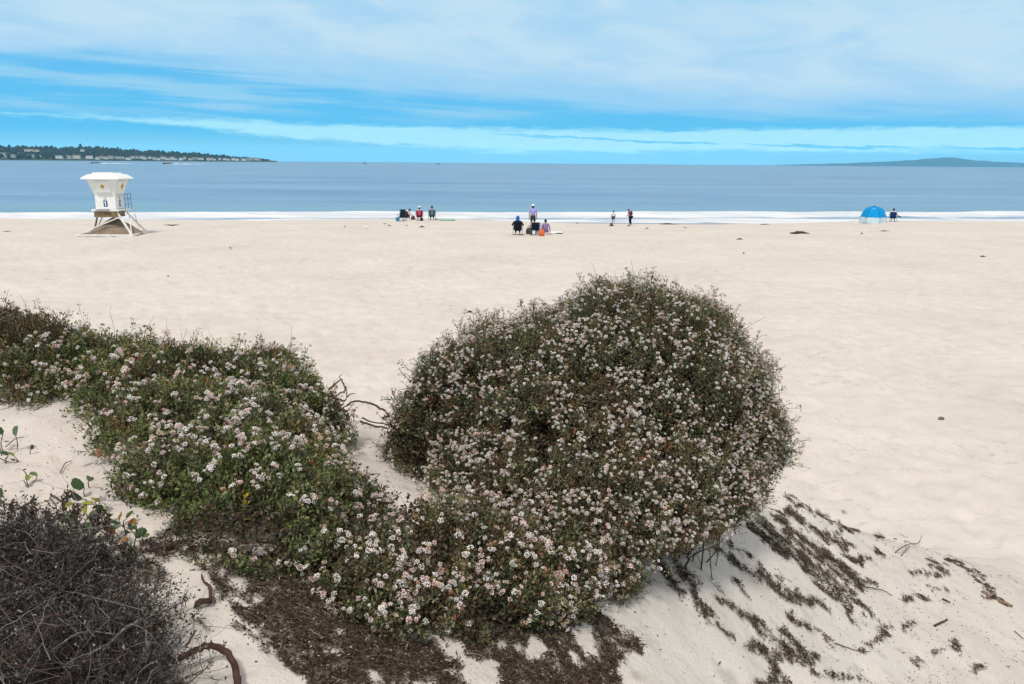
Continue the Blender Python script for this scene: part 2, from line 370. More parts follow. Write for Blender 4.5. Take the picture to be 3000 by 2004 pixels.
# ------------------------------------------------------------------ world and sun
HAZE_D = 4.5e-5
HAZE_C = (.30, .72, 1.0)
SUN_DIR = Vector((-0.20, -0.50, 0.84)).normalized()       # towards the sun
def build_world():
    w = bpy.data.worlds.new("World"); SC.world = w; w.use_nodes = True
    w.cycles.sampling_method = 'MANUAL'; w.cycles.sample_map_resolution = 256
    nt = w.node_tree; nt.nodes.clear()
    N, L = nt.nodes.new, nt.links.new
    def val(sock, v):
        if isinstance(v, (int, float)): sock.default_value = v
        else: L(v, sock)
    def math_(op, a, b=0.0, c=None, clamp=False):
        n = N('ShaderNodeMath'); n.operation = op; n.use_clamp = clamp
        val(n.inputs[0], a); val(n.inputs[1], b)
        if c is not None: val(n.inputs[2], c)
        return n.outputs[0]
    def rng(x, a, b, lo=0.0, hi=1.0, mode='SMOOTHSTEP'):
        n = N('ShaderNodeMapRange'); n.interpolation_type = mode
        val(n.inputs['Value'], x); val(n.inputs['From Min'], a); val(n.inputs['From Max'], b)
        val(n.inputs['To Min'], lo); val(n.inputs['To Max'], hi)
        return n.outputs['Result']
    def mix(f, a, b):
        n = N('ShaderNodeMix'); n.data_type = 'RGBA'
        val(n.inputs['Factor'], f)
        for s, v in (('A', a), ('B', b)):
            if isinstance(v, tuple): n.inputs[s].default_value = (*v, 1)
            else: L(v, n.inputs[s])
        return n.outputs['Result']
    def curve(x, pts):
        """piecewise-linear function of azimuth (deg, -40..40) with values 0..10"""
        n = N('ShaderNodeValToRGB')
        val(n.inputs['Fac'], rng(x, -40, 40, 0, 1, 'LINEAR'))
        cr = n.color_ramp
        while len(cr.elements) < len(pts): cr.elements.new(0.5)
        for e, (a, v) in zip(cr.elements, pts):
            e.position = (a + 40) / 80; e.color = (v / 10, v / 10, v / 10, 1)
        return math_('MULTIPLY', n.outputs['Color'], 10.0)
    def noise(vec, sc, det=5, rough=.55, dist=0.0):
        n = N('ShaderNodeTexNoise'); n.inputs['Scale'].default_value = sc; n.inputs['Detail'].default_value = det
        n.inputs['Roughness'].default_value = rough; n.inputs['Distortion'].default_value = dist
        L(vec, n.inputs['Vector']); return n.outputs['Fac']
    tc = N('ShaderNodeTexCoord')
    sx = N('ShaderNodeSeparateXYZ'); L(tc.outputs['Generated'], sx.inputs[0])
    X, Y, Z = sx.outputs
    e = math_('MULTIPLY', math_('ARCSINE', Z), 57.2958)
    a = math_('MULTIPLY', math_('ARCTAN2', X, Y), 57.2958)
    def coords(ka, ke, off=0.0, tilt=0.0):
        c = N('ShaderNodeCombineXYZ')
        L(math_('MULTIPLY_ADD', a, ka, off), c.inputs[0])
        L(math_('MULTIPLY', math_('MULTIPLY_ADD', a, tilt, e), ke), c.inputs[1])
        return c.outputs[0]
    sky = N('ShaderNodeTexSky'); sky.sky_type = 'NISHITA'; sky.sun_disc = False
    sky.sun_elevation = math.asin(SUN_DIR.z); sky.sun_rotation = math.atan2(SUN_DIR.x, SUN_DIR.y)
    sc = N('ShaderNodeMix'); sc.data_type = 'RGBA'; sc.blend_type = 'MULTIPLY'; sc.inputs['Factor'].default_value = 1
    L(sky.outputs['Color'], sc.inputs['A']); sc.inputs['B'].default_value = (.09, .09, .09, 1)
    # clear air: vivid blue, cyan at the horizon
    rp = N('ShaderNodeValToRGB'); L(rng(e, 0, 10, 0, 1, 'LINEAR'), rp.inputs['Fac'])
    els = rp.color_ramp.elements
    while len(els) < 5: els.new(.5)
    for el, (p, c) in zip(els, [(0, (.225, .64, .93)), (.10, (.19, .64, .95)), (.20, (.070, .545, .945)), (.35, (.080, .535, .94)), (1, (.14, .5, .9))]):
        el.position = p; el.color = (*c, 1)
    clear = mix(0.88, sc.outputs['Result'], rp.outputs['Color'])
    # thin grey-blue streaks in the blue band
    n1 = noise(coords(.045, .75, 3.1, .035), 1.6, 6, .6, .3)
    clear = mix(math_('MULTIPLY', rng(n1, .41, .65), rng(e, 2.2, 3.4)), clear, (.30, .625, .875))
    # bright white streak low over the sea
    n2 = noise(coords(.09, .9, 11., .02), 1.5, 6, .6, .2)
    n2b = noise(coords(.30, 1.3, 5., .02), 2.0, 6, .65, .2)
    wob = math_('ADD', math_('MULTIPLY', math_('SUBTRACT', n2, .5), 1.1), math_('MULTIPLY', math_('SUBTRACT', n2b, .5), 1.0))
    cen = curve(a, [(-40, 2.7), (-27, 2.55), (-20, 2.3), (-10, 1.75), (0, 1.5), (14, 1.6), (26, 1.65), (40, 1.65)])
    hw = curve(a, [(-40, .0), (-27, .03), (-22, .2), (-17, .42), (-8, .62), (0, .72), (12, .68), (24, .7), (40, .7)])
    dd = math_('ABSOLUTE', math_('SUBTRACT', math_('ADD', e, math_('MULTIPLY', wob, .75)), cen))
    m2 = rng(math_('SUBTRACT', dd, hw), .22, -.22)
    clear = mix(math_('MULTIPLY', m2, .95), clear, mix(n2b, (.34, .76, .955), (.46, .84, .96)))
    # thin blue line inside it on the right
    ln = math_('ABSOLUTE', math_('SUBTRACT', math_('ADD', e, math_('MULTIPLY', wob, .5)), curve(a, [(-40, 2.4), (-10, 2.3), (0, 1.9), (14, 1.35), (26, 1.1), (40, .9)])))
    clear = mix(math_('MULTIPLY', rng(ln, .13, .02), math_('MULTIPLY', rng(a, -8, 6), rng(n2, .36, .5))), clear, (.16, .60, .92))
    # cloud deck
    n3 = noise(coords(.055, .30, 21., .05), 1.5, 7, .55, .4)
    n4 = noise(coords(.10, .85, 2., .04), 1.5, 6, .55, .2)
    edge = curve(a, [(-40, 6.4), (-32, 6.1), (-25, 6.1), (-19, 5.6), (-12, 5.1), (-4, 4.3), (4, 3.9), (12, 3.4), (22, 2.95), (32, 2.75), (40, 2.6)])
    ee = math_('ADD', math_('ADD', e, math_('MULTIPLY', math_('SUBTRACT', n3, .5), 2.6)), math_('MULTIPLY', math_('SUBTRACT', n4, .5), 1.5))
    m3 = rng(math_('SUBTRACT', ee, edge), -.55, .75)
    n5 = noise(coords(.075, .26, 7., .06), 1.7, 7, .56, .6)
    deck = mix(rng(n5, .30, .68), (.385, .66, .885), (.535, .74, .89))
    n6 = noise(coords(.08, .5, 15., .03), 1.7, 6, .5, .3)
    deck = mix(math_('MULTIPLY', rng(n6, .55, .75), .35), deck, (.60, .77, .885))
    under = mix(rng(e, 2.5, 9), (.27, .60, .90), deck)
    deck = mix(rng(math_('SUBTRACT', ee, edge), .2, 2.6), under, deck)
    col = mix(m3, clear, deck)
    # overcast overhead, out of the picture: bright and neutral
    n7 = noise(tc.outputs['Generated'], 3.0, 5)
    col = mix(rng(e, 12, 30), col, mix(n7, (.66, .64, .615), (.86, .825, .775)))
    # the sky is seen through the sea air low down: brighter there by what the air takes away
    se = math_('SINE', math_('DIVIDE', math_('MAXIMUM', e, .2), 57.2958))
    T = math_('EXPONENT', math_('MULTIPLY', math_('MINIMUM', math_('DIVIDE', 325.0, se), 24500.0), -HAZE_D))
    def vmath(op, p, q):
        n = N('ShaderNodeVectorMath'); n.operation = op
        for i, v_ in enumerate((p, q)):
            if isinstance(v_, tuple): n.inputs[i].default_value = v_
            else: L(v_, n.inputs[i])
        return n.outputs[0]
    S = N('ShaderNodeCombineXYZ')
    for i in range(3): L(math_('MULTIPLY', math_('SUBTRACT', 1.0, T), HAZE_C[i] * .47), S.inputs[i])
    Tv = N('ShaderNodeCombineXYZ')
    for i in range(3): L(T, Tv.inputs[i])
    col = vmath('MAXIMUM', vmath('DIVIDE', vmath('SUBTRACT', col, S.outputs[0]), Tv.outputs[0]), (0.0, 0.0, 0.0))
    bg = N('ShaderNodeBackground'); L(col, bg.inputs['Color']); bg.inputs['Strength'].default_value = 1.0
    out = N('ShaderNodeOutputWorld'); L(bg.outputs[0], out.inputs['Surface'])
build_world()
sun_d = bpy.data.lights.new('sun', 'SUN'); sun_d.energy = 2.6; sun_d.angle = R(10); sun_d.color = (1, .95, .88)
sun = bpy.data.objects.new('sun', sun_d); link(sun); sun.location = (0, 0, 40)
sun.rotation_euler = SUN_DIR.to_track_quat('Z', 'Y').to_euler()
SC.view_settings.view_transform = 'Standard'; SC.view_settings.look = 'None'
SC.view_settings.exposure = 0.0; SC.view_settings.gamma = 1.0
SC.render.engine = 'CYCLES'
SC.cycles.use_denoising = True
SC.cycles.max_bounces = 6; SC.cycles.diffuse_bounces = 3; SC.cycles.glossy_bounces = 3
SC.cycles.transmission_bounces = 3; SC.cycles.transparent_max_bounces = 8

# ------------------------------------------------------------------ sand
def sand_material():
    m, nt, b = new_mat('beach_sand')
    N, L = nt.nodes.new, nt.links.new
    tc = N('ShaderNodeTexCoord')
    def noise(sc, det=6, rough=.6):
        n = N('ShaderNodeTexNoise'); n.inputs['Scale'].default_value = sc; n.inputs['Detail'].default_value = det; n.inputs['Roughness'].default_value = rough
        L(tc.outputs['Object'], n.inputs['Vector']); return n.outputs['Fac']
    def ramp(f, p0, c0, p1, c1):
        r = N('ShaderNodeValToRGB'); e = r.color_ramp.elements
        e[0].position, e[1].position = p0, p1; e[0].color = (*c0, 1); e[1].color = (*c1, 1)
        L(f, r.inputs['Fac']); return r.outputs['Color']
    def mix(f, a, bb, mode='MIX'):
        n = N('ShaderNodeMix'); n.data_type = 'RGBA'; n.blend_type = mode
        for s, v in (('Factor', f), ('A', a), ('B', bb)):
            if isinstance(v, (int, float)): n.inputs[s].default_value = v
            elif isinstance(v, tuple): n.inputs[s].default_value = (*v, 1)
            else: L(v, n.inputs[s])
        return n.outputs['Result']
    c = ramp(noise(.22, 4), .3, SAND_A, .7, SAND_B)
    c = mix(.6, c, ramp(noise(2.3), .25, (.78, .77, .76), .62, (1, 1, 1)), 'MULTIPLY')
    foot = mix(ramp(noise(.35, 3), .40, (0, 0, 0), .62, (1, 1, 1)), (1, 1, 1), ramp(noise(4.6, 4, .62), .54, (1, 1, 1), .70, (.68, .655, .62)))
    c = mix(.85, c, foot, 'MULTIPLY')
    c = mix(.45, c, ramp(noise(160, 3, .8), .32, (.55, .52, .50), .62, (1.0, 1.0, 1.0)), 'MULTIPLY')
    # dark specks of debris in the grains
    v = N('ShaderNodeTexVoronoi'); v.inputs['Scale'].default_value = 26; L(tc.outputs['Object'], v.inputs['Vector'])
    sp = N('ShaderNodeMath'); sp.operation = 'LESS_THAN'; L(v.outputs['Distance'], sp.inputs[0]); sp.inputs[1].default_value = .09
    sp2 = N('ShaderNodeMath'); sp2.operation = 'GREATER_THAN'; L(noise(.9, 3), sp2.inputs[0]); sp2.inputs[1].default_value = .5
    sp3 = N('ShaderNodeMath'); sp3.operation = 'MULTIPLY'; L(sp.outputs[0], sp3.inputs[0]); L(sp2.outputs[0], sp3.inputs[1])
    sp4 = N('ShaderNodeMath'); sp4.operation = 'MULTIPLY'; L(sp3.outputs[0], sp4.inputs[0]); sp4.inputs[1].default_value = .6
    c = mix(sp4.outputs[0], c, (.16, .12, .09))
    at = N('ShaderNodeAttribute'); at.attribute_name = 'wet'
    c = mix(at.outputs['Fac'], c, (.27, .27, .29))
    al = N('ShaderNodeAttribute'); al.attribute_name = 'soil'
    c = mix(al.outputs['Fac'], c, ramp(noise(90, 4), .35, (.040, .028, .022), .7, (.10, .07, .052)))
    L(c, b.inputs['Base Color'])
    rr = N('ShaderNodeMapRange'); L(at.outputs['Fac'], rr.inputs['Value']); rr.inputs['To Min'].default_value = .95; rr.inputs['To Max'].default_value = .25
    L(rr.outputs[0], b.inputs['Roughness'])
    b.inputs['Specular IOR Level'].default_value = .15
    bp = N('ShaderNodeBump'); bp.inputs['Strength'].default_value = .55; bp.inputs['Distance'].default_value = .012
    L(noise(70, 4, .7), bp.inputs['Height'])
    bp2 = N('ShaderNodeBump'); bp2.inputs['Strength'].default_value = .45; bp2.inputs['Distance'].default_value = .05
    L(noise(7, 4, .6), bp2.inputs['Height']); L(bp.outputs['Normal'], bp2.inputs['Normal'])
    L(bp2.outputs['Normal'], b.inputs['Normal'])
    return m
SAND_A, SAND_B = (.635, .58, .53), (.715, .668, .622)
M_SAND = sand_material()

def polar_grid(angs, rs):
    A, Rr = np.meshgrid(angs, rs)
    return Rr * np.sin(A), Rr * np.cos(A)

def grid_faces(nr, na, wrap=False):
    i = np.arange(nr * na).reshape(nr, na)
    if wrap:
        j = np.roll(i, -1, 1); return np.stack([i[:-1], j[:-1], j[1:], i[1:]], -1).reshape(-1, 4)[:, ::-1]
    return np.stack([i[:-1, :-1], i[:-1, 1:], i[1:, 1:], i[1:, :-1]], -1).reshape(-1, 4)[:, ::-1]

def build_ground():
    fine = np.radians(np.arange(-42, 42.01, .17)); coarse = np.radians(np.arange(45, 316, 3.0))
    angs = np.r_[fine, coarse]
    rs = np.r_[.02, np.geomspace(.6, 420, 640)]
    X, Y = polar_grid(angs, rs)
    x, y = X.ravel(), Y.ravel()
    z = ground(x, y)
    me = np_mesh('beach', np.c_[x, y, z], grid_faces(len(rs), len(angs), True), smooth=True)
    wet = sstep(-1.05, -1.5, z + .12 * (vnoise(np.c_[x, y], .12, 2) - .5)) * (y > 40)
    a = me.attributes.new('wet', 'FLOAT', 'POINT'); a.data.foreach_set('value', wet.astype(np.float32))
    soil = np.zeros(len(x)); nearm = np.hypot(x, y) < 12
    soil[nearm] = .82 * litter_density(np.c_[x, y, z][nearm]) ** 1.5
    a = me.attributes.new('soil', 'FLOAT', 'POINT'); a.data.foreach_set('value', soil.astype(np.float32))
    o = mobj('beach_sand', me, M_SAND); tag(o, 'pale beach sand running from the dune down to the sea', kind='structure')
build_ground()

# ------------------------------------------------------------------ sea
SEA_Z = -2.0
def build_sea():
    m, nt, b = new_mat('sea_water')
    N, L = nt.nodes.new, nt.links.new
    tc = N('ShaderNodeTexCoord')
    mp = N('ShaderNodeMapping'); mp.inputs['Scale'].default_value = (.25, 1, 1); L(tc.outputs['Object'], mp.inputs['Vector'])
    def noise(sc, det=5, rough=.6, vec=None):
        n = N('ShaderNodeTexNoise'); n.inputs['Scale'].default_value = sc; n.inputs['Detail'].default_value = det; n.inputs['Roughness'].default_value = rough
        L(vec or mp.outputs[0], n.inputs['Vector']); return n.outputs['Fac']
    rp = N('ShaderNodeValToRGB'); e = rp.color_ramp.elements
    e[0].position, e[1].position = .3, .7; e[0].color = (.085, .20, .36, 1); e[1].color = (.165, .33, .50, 1)
    L(noise(.03, 5), rp.inputs['Fac'])
    # greener over the shallow bar
    sh = N('ShaderNodeAttribute'); sh.attribute_name = 'shallow'
    mx = N('ShaderNodeMix'); mx.data_type = 'RGBA'; L(sh.outputs['Fac'], mx.inputs['Factor'])
    L(rp.outputs['Color'], mx.inputs['A']); mx.inputs['B'].default_value = (.14, .32, .42, 1)
    # foam
    fo = N('ShaderNodeAttribute'); fo.attribute_name = 'foam'
    ad = N('ShaderNodeMath'); ad.operation = 'MULTIPLY_ADD'; L(noise(.55, 8, .7), ad.inputs[0]); ad.inputs[1].default_value = .9; L(fo.outputs['Fac'], ad.inputs[2])
    mr = N('ShaderNodeMapRange'); mr.interpolation_type = 'SMOOTHSTEP'; L(ad.outputs[0], mr.inputs['Value']); mr.inputs['From Min'].default_value = .78; mr.inputs['From Max'].default_value = 1.08
    mf = N('ShaderNodeMix'); mf.data_type = 'RGBA'; L(mr.outputs[0], mf.inputs['Factor']); L(mx.outputs['Result'], mf.inputs['A'])
    fr = N('ShaderNodeValToRGB'); fe = fr.color_ramp.elements; fe[0].position, fe[1].position = .40, .62; fe[0].color = (.56, .60, .66, 1); fe[1].color = (.76, .77, .78, 1)
    mp2 = N('ShaderNodeMapping'); mp2.inputs['Scale'].default_value = (.18, 1, 1); L(tc.outputs['Object'], mp2.inputs['Vector'])
    L(noise(.34, 6, .65, mp2.outputs[0]), fr.inputs['Fac']); L(fr.outputs['Color'], mf.inputs['B'])
    L(mf.outputs['Result'], b.inputs['Base Color'])
    rr = N('ShaderNodeMapRange'); L(mr.outputs[0], rr.inputs['Value']); rr.inputs['To Min'].default_value = .32; rr.inputs['To Max'].default_value = .9
    L(rr.outputs[0], b.inputs['Roughness'])
    b.inputs['IOR'].default_value = 1.33; b.inputs['Specular IOR Level'].default_value = .4
    b1 = N('ShaderNodeBump'); b1.inputs['Strength'].default_value = .9; b1.inputs['Distance'].default_value = .5
    L(noise(.45, 6, .62), b1.inputs['Height'])
    b2 = N('ShaderNodeBump'); b2.inputs['Strength'].default_value = .8; b2.inputs['Distance'].default_value = 3.0
    L(noise(.045, 5, .6), b2.inputs['Height']); L(b1.outputs['Normal'], b2.inputs['Normal'])
    L(b2.outputs['Normal'], b.inputs['Normal'])
    angs = np.radians(np.arange(-60, 60.01, .22)); rs = np.geomspace(76, 16000, 660)
    X, Y = polar_grid(angs, rs); x, y = X.ravel(), Y.ravel()
    P = np.c_[x, y]; r = np.hypot(x, y)
    yy = y + 4.5 - .13 * x + 6.0 * (vnoise(P, .03, 31) - .5) + 3.4 * (vnoise(P, .10, 32) - .5) + 1.6 * (vnoise(P, .3, 35) - .5)
    # swell and breakers
    z = np.zeros(len(x))
    near = 1 - sstep(300, 1200, r)
    z += near * (.10 * np.sin((yy) * .33 + 2 * vnoise(P, .02, 33)) + .08 * (vnoise(P * [.25, 1], .35, 34) - .5))
    for c, h, w in ((115, .42, 2.6), (105, .30, 2.2), (141, .34, 5.0), (178, .25, 7)):
        gate = sstep(.25, .6, vnoise(P, .018, int(c)))
        z += h * np.exp(-((yy - c) / w) ** 2) * (.35 + .65 * gate)
    foam = np.maximum.reduce([sstep(117.5, 113.8, yy) * (.60 + .30 * sstep(109, 112, yy)),
                              .78 * sstep(112, 106, yy), .70 * np.exp(-((yy - 105) / 3) ** 2)])
    foam = foam * (.78 + .42 * sstep(.2, .75, vnoise(P * [.35, 1.0], .16, 71))) - .10 * np.exp(-((yy - 110) / 1.6) ** 2) - .02
    foam = np.where(yy > 117.6, -.3, foam)
    sh = np.exp(-((yy - 133) / 16) ** 2) * .75 * (.4 + .6 * vnoise(P * [.3, 1], .05, 40))
    me = np_mesh('sea', np.c_[x, y, SEA_Z + z], grid_faces(len(rs), len(angs)), smooth=True)
    for nm, arr in (('foam', foam), ('shallow', sh)):
        a = me.attributes.new(nm, 'FLOAT', 'POINT'); a.data.foreach_set('value', arr.astype(np.float32))
    o = mobj('sea_water', me, m); tag(o, 'blue grey sea with white surf along the beach', kind='structure')
build_sea()

# ------------------------------------------------------------------ far shore
def skyline(u):
    return np.interp(u, [-400, 0, 100, 200, 250, 300, 380, 420, 500, 600, 680, 760, 800, 815], [30, 30, 30, 31, 31, 28, 25, 20, 21, 15, 9, 5, 1.5, 0])
def far_pt(u, up_px, d):
    """point of the far shore: photo column, pixels above the horizon, forward distance"""
    hv = HORV + (u - CU) * math.tan(ROLL)
    return at_depth(np.asarray(u, float), hv - np.asarray(up_px, float), np.asarray(d, float))
def shore_d(u): return np.interp(u, [-400, 0, 800], [4000, 4300, 5600])

def build_far_shore():
    us = np.linspace(-380, 812, 200); vs = np.linspace(0, 1, 14)
    V = []
    for t in vs:
        d = shore_d(us) + 900 * t
        h = skyline(us) * np.sin(t * math.pi / 2) ** .8
        up = h * (.6 + .4 * t) + 3 * (vnoise(np.c_[us * .02, np.full(len(us), t * 3)], 1, 5) - .5) * t
        p = far_pt(us, up, d); p[:, 2] = np.maximum(p[:, 2], SEA_Z - 1) if t > 0 else SEA_Z - 2
        V.append(p)
    V = np.concatenate(V)
    m = mat('far_hill_ground', (.045, .065, .04), .95, .3, .01)
    o = mobj('wooded_hill', np_mesh('wooded_hill', V, grid_faces(14, 200)[:, ::-1], True), m)
    tag(o, 'low dark wooded headland across the bay', kind='structure')
    # trees on the headland, one dark mass
    rg = np.random.default_rng(3)
    bm = bmesh.new(); bmesh.ops.create_icosphere(bm, subdivisions=2, radius=1.0)
    bv = np.array([v.co[:] for v in bm.verts]); bf = np.array([[v.index for v in f.verts] for f in bm.faces]); bm.free()
    n = 2600
    uu = rg.uniform(-380, 790, n) ; t = rg.uniform(.02, 1, n) ** .8
    up = skyline(uu) * np.sin(t * math.pi / 2) ** .8 * (.6 + .4 * t)
    c = far_pt(uu, up, shore_d(uu) + 900 * t)
    s = rg.uniform(6, 13, n) * (.6 + .5 * vnoise(np.c_[uu * .03, t * 3], 1, 9)) * np.interp(uu, [0, 600, 800], [1, .8, .35])
    hh = rg.uniform(.9, 1.7, n)
    tall = rg.random(n) < .06; hh[tall] *= 1.5
    VV = []; FF = []; CC = []
    pal = np.array([(.012, .022, .02), (.018, .030, .024), (.028, .040, .028), (.016, .026, .026)])
    for i in range(n):
        q = bv * (1 + .45 * (vnoise(bv * 2.1 + i * 3.3, 1, 1) - .5))[:, None] * np.array([s[i], s[i], s[i] * hh[i]])
        VV.append(q + c[i] + [0, 0, s[i] * hh[i] * .7]); FF.append(bf + i * len(bv))
        CC.append(np.tile(pal[rg.integers(4)], (len(bv), 1)))
    o = mobj('far_woodland', np_mesh('far_woodland', np.concatenate(VV), np.concatenate(FF), True, np.concatenate(CC)), tint_mat('far_tree_leaves', .9, .1))
    tag(o, 'dark trees covering the headland', kind='stuff')
    # houses
    wm = mat('house_wall_white', (.72, .72, .70), .8, .1, .2); wm2 = mat('house_wall_cream', (.62, .56, .44), .8, .1, .2); wm3 = mat('house_wall_grey', (.42, .44, .47), .8, .1, .2)
    rm = mat('house_roof_grey', (.20, .20, .21), .9, .2, .2); rm2 = mat('house_roof_red', (.30, .15, .11), .9, .2, .2)
    win = mat('house_window', (.04, .05, .06), .2, .1, 1)
    lab = {165: 'long white waterfront house, leftmost of the far headland row', 175: '', }
    spec = [(30, 6, 62, 12, wm3, rm, 'long low grey pier building at far left of the shore'),
            (10, 13, 70, 8, wm, rm, 'white shed roof above the pier building at far left'),
            (85, 24, 46, 9, wm, rm2, 'white terrace with red roof high among the headland trees'),
            (105, 23, 34, 9, wm, rm2, 'pale house at right end of the high red roofed terrace'),
            (60, 12, 18, 12, wm, rm, 'small white harbour house below the hillside terrace'),
            (92, 7, 30, 12, wm3, rm, 'grey harbour shed beside the boats'),
            (115, 7, 16, 10, wm, rm, 'little white cottage at right end of the harbour'),
            (174, 4, 40, 13, wm, rm, 'white waterfront house left of the cream one'),
            (203, 3, 20, 15, wm3, rm2, 'narrow grey house between the white and cream waterfront houses'),
            (225, 4, 42, 16, wm2, rm, 'large cream house alone on the waterfront'),
            (242, 25, 22, 9, wm, rm, 'lone pale house halfway up the wooded slope'),
            (262, 4, 36, 15, wm, rm2, 'white house with red roof right of the cream house')]
    rg = np.random.default_rng(12)
    for u in list(np.arange(283, 420, 15)) + list(np.arange(424, 770, 13)):
        big = rg.random() < .3
        spec.append((u + rg.uniform(-4, 4), rg.uniform(1.5, 6 if u < 650 else 3), rg.uniform(16, 30) * (1.3 if big else 1), rg.uniform(8, 13),
                     [wm, wm, wm2, wm3][rg.integers(4)], [rm, rm2, rm][rg.integers(3)], None))
    for (u, up, wd, ht, w_, r_, lb) in spec:
        d = float(shore_d(u)) - 30 + up * 12
        p = far_pt(u, up, d)
        h = empty('far_house', (p[0], p[1], p[2] - 3), rg.uniform(-.4, .4), lb or 'small pale house in the long row along the headland shore', 'house', 'houses along the far shore')
        MB().box((0, 0, ht / 2), (wd, 14, ht)).build('wall', w_, h)
        x, y_ = wd / 2 + 1, 8
        MB().loft([[(-x, -y_, ht), (x, -y_, ht), (x, y_, ht), (-x, y_, ht)], [(-x, -.4, ht + 5), (x, -.4, ht + 5), (x, .4, ht + 5), (-x, .4, ht + 5)]]).build('roof', r_, h)
        for k in np.linspace(-wd / 2 + 4, wd / 2 - 4, max(2, int(wd / 9))):
            MB().box((k, -7.05, ht * .55), (2.4, .3, 2.6)).build('window', win, h)
    # far mountain across the bay
    us = np.linspace(2270, 3500, 260)
    prof = np.interp(us, [2270, 2330, 2500, 2600, 2680, 2710, 2760, 2790, 2830, 2860, 2920, 3000, 3200, 3500], [0, 2, 9, 15, 21, 24, 30, 31, 24, 21, 17, 13, 16, 8])
    prof = prof + 1.6 * (vnoise(np.c_[us * .05, us * 0], 1, 3) - .5) * (prof > 3)
    prof = prof * .85
    V = []
    for k in range(3):
        D = 20000 + [0, 1400, 4000][k]
        p = far_pt(us, [np.full(len(us), -12.), prof, prof * .2 - 10][k], np.full(len(us), D)); V.append(p)
    # ridge facets between foot and crest
    mid = V[0] * .45 + V[1] * .55 + np.c_[np.zeros(len(us)), -420 * vnoise(np.c_[us * .03, us * 0], 1, 8), 20 * (vnoise(np.c_[us * .045, us * 0], 1, 12) - .5)]
    V = np.concatenate([V[0], mid, V[1], V[2]])
    o = mobj('far_mountain', np_mesh('far_mountain', V, grid_faces(4, 260)[:, ::-1], True), mat('far_mountain_haze_blue', (.025, .055, .085), .95, .2, .002))  # blue of the distant air is painted into the ground colour
    tag(o, 'blue mountain ridge on the horizon at the far side of the bay', kind='structure')
build_far_shore()

# ------------------------------------------------------------------ sea air
def build_haze():
    m = bpy.data.materials.new('sea_air'); m.use_nodes = True; nt = m.node_tree; nt.nodes.clear()
    v = nt.nodes.new('ShaderNodeVolumePrincipled'); o_ = nt.nodes.new('ShaderNodeOutputMaterial')
    v.inputs['Color'].default_value = (*HAZE_C, 1); v.inputs['Density'].default_value = HAZE_D; v.inputs['Anisotropy'].default_value = .0
    nt.links.new(v.outputs[0], o_.inputs['Volume'])
    o = MB().box((0, 12300, 110), (42000, 25400, 440)).build('haze', m)
    tag(o, 'thin bluish sea air that fades the far shore', kind='stuff')
build_haze()
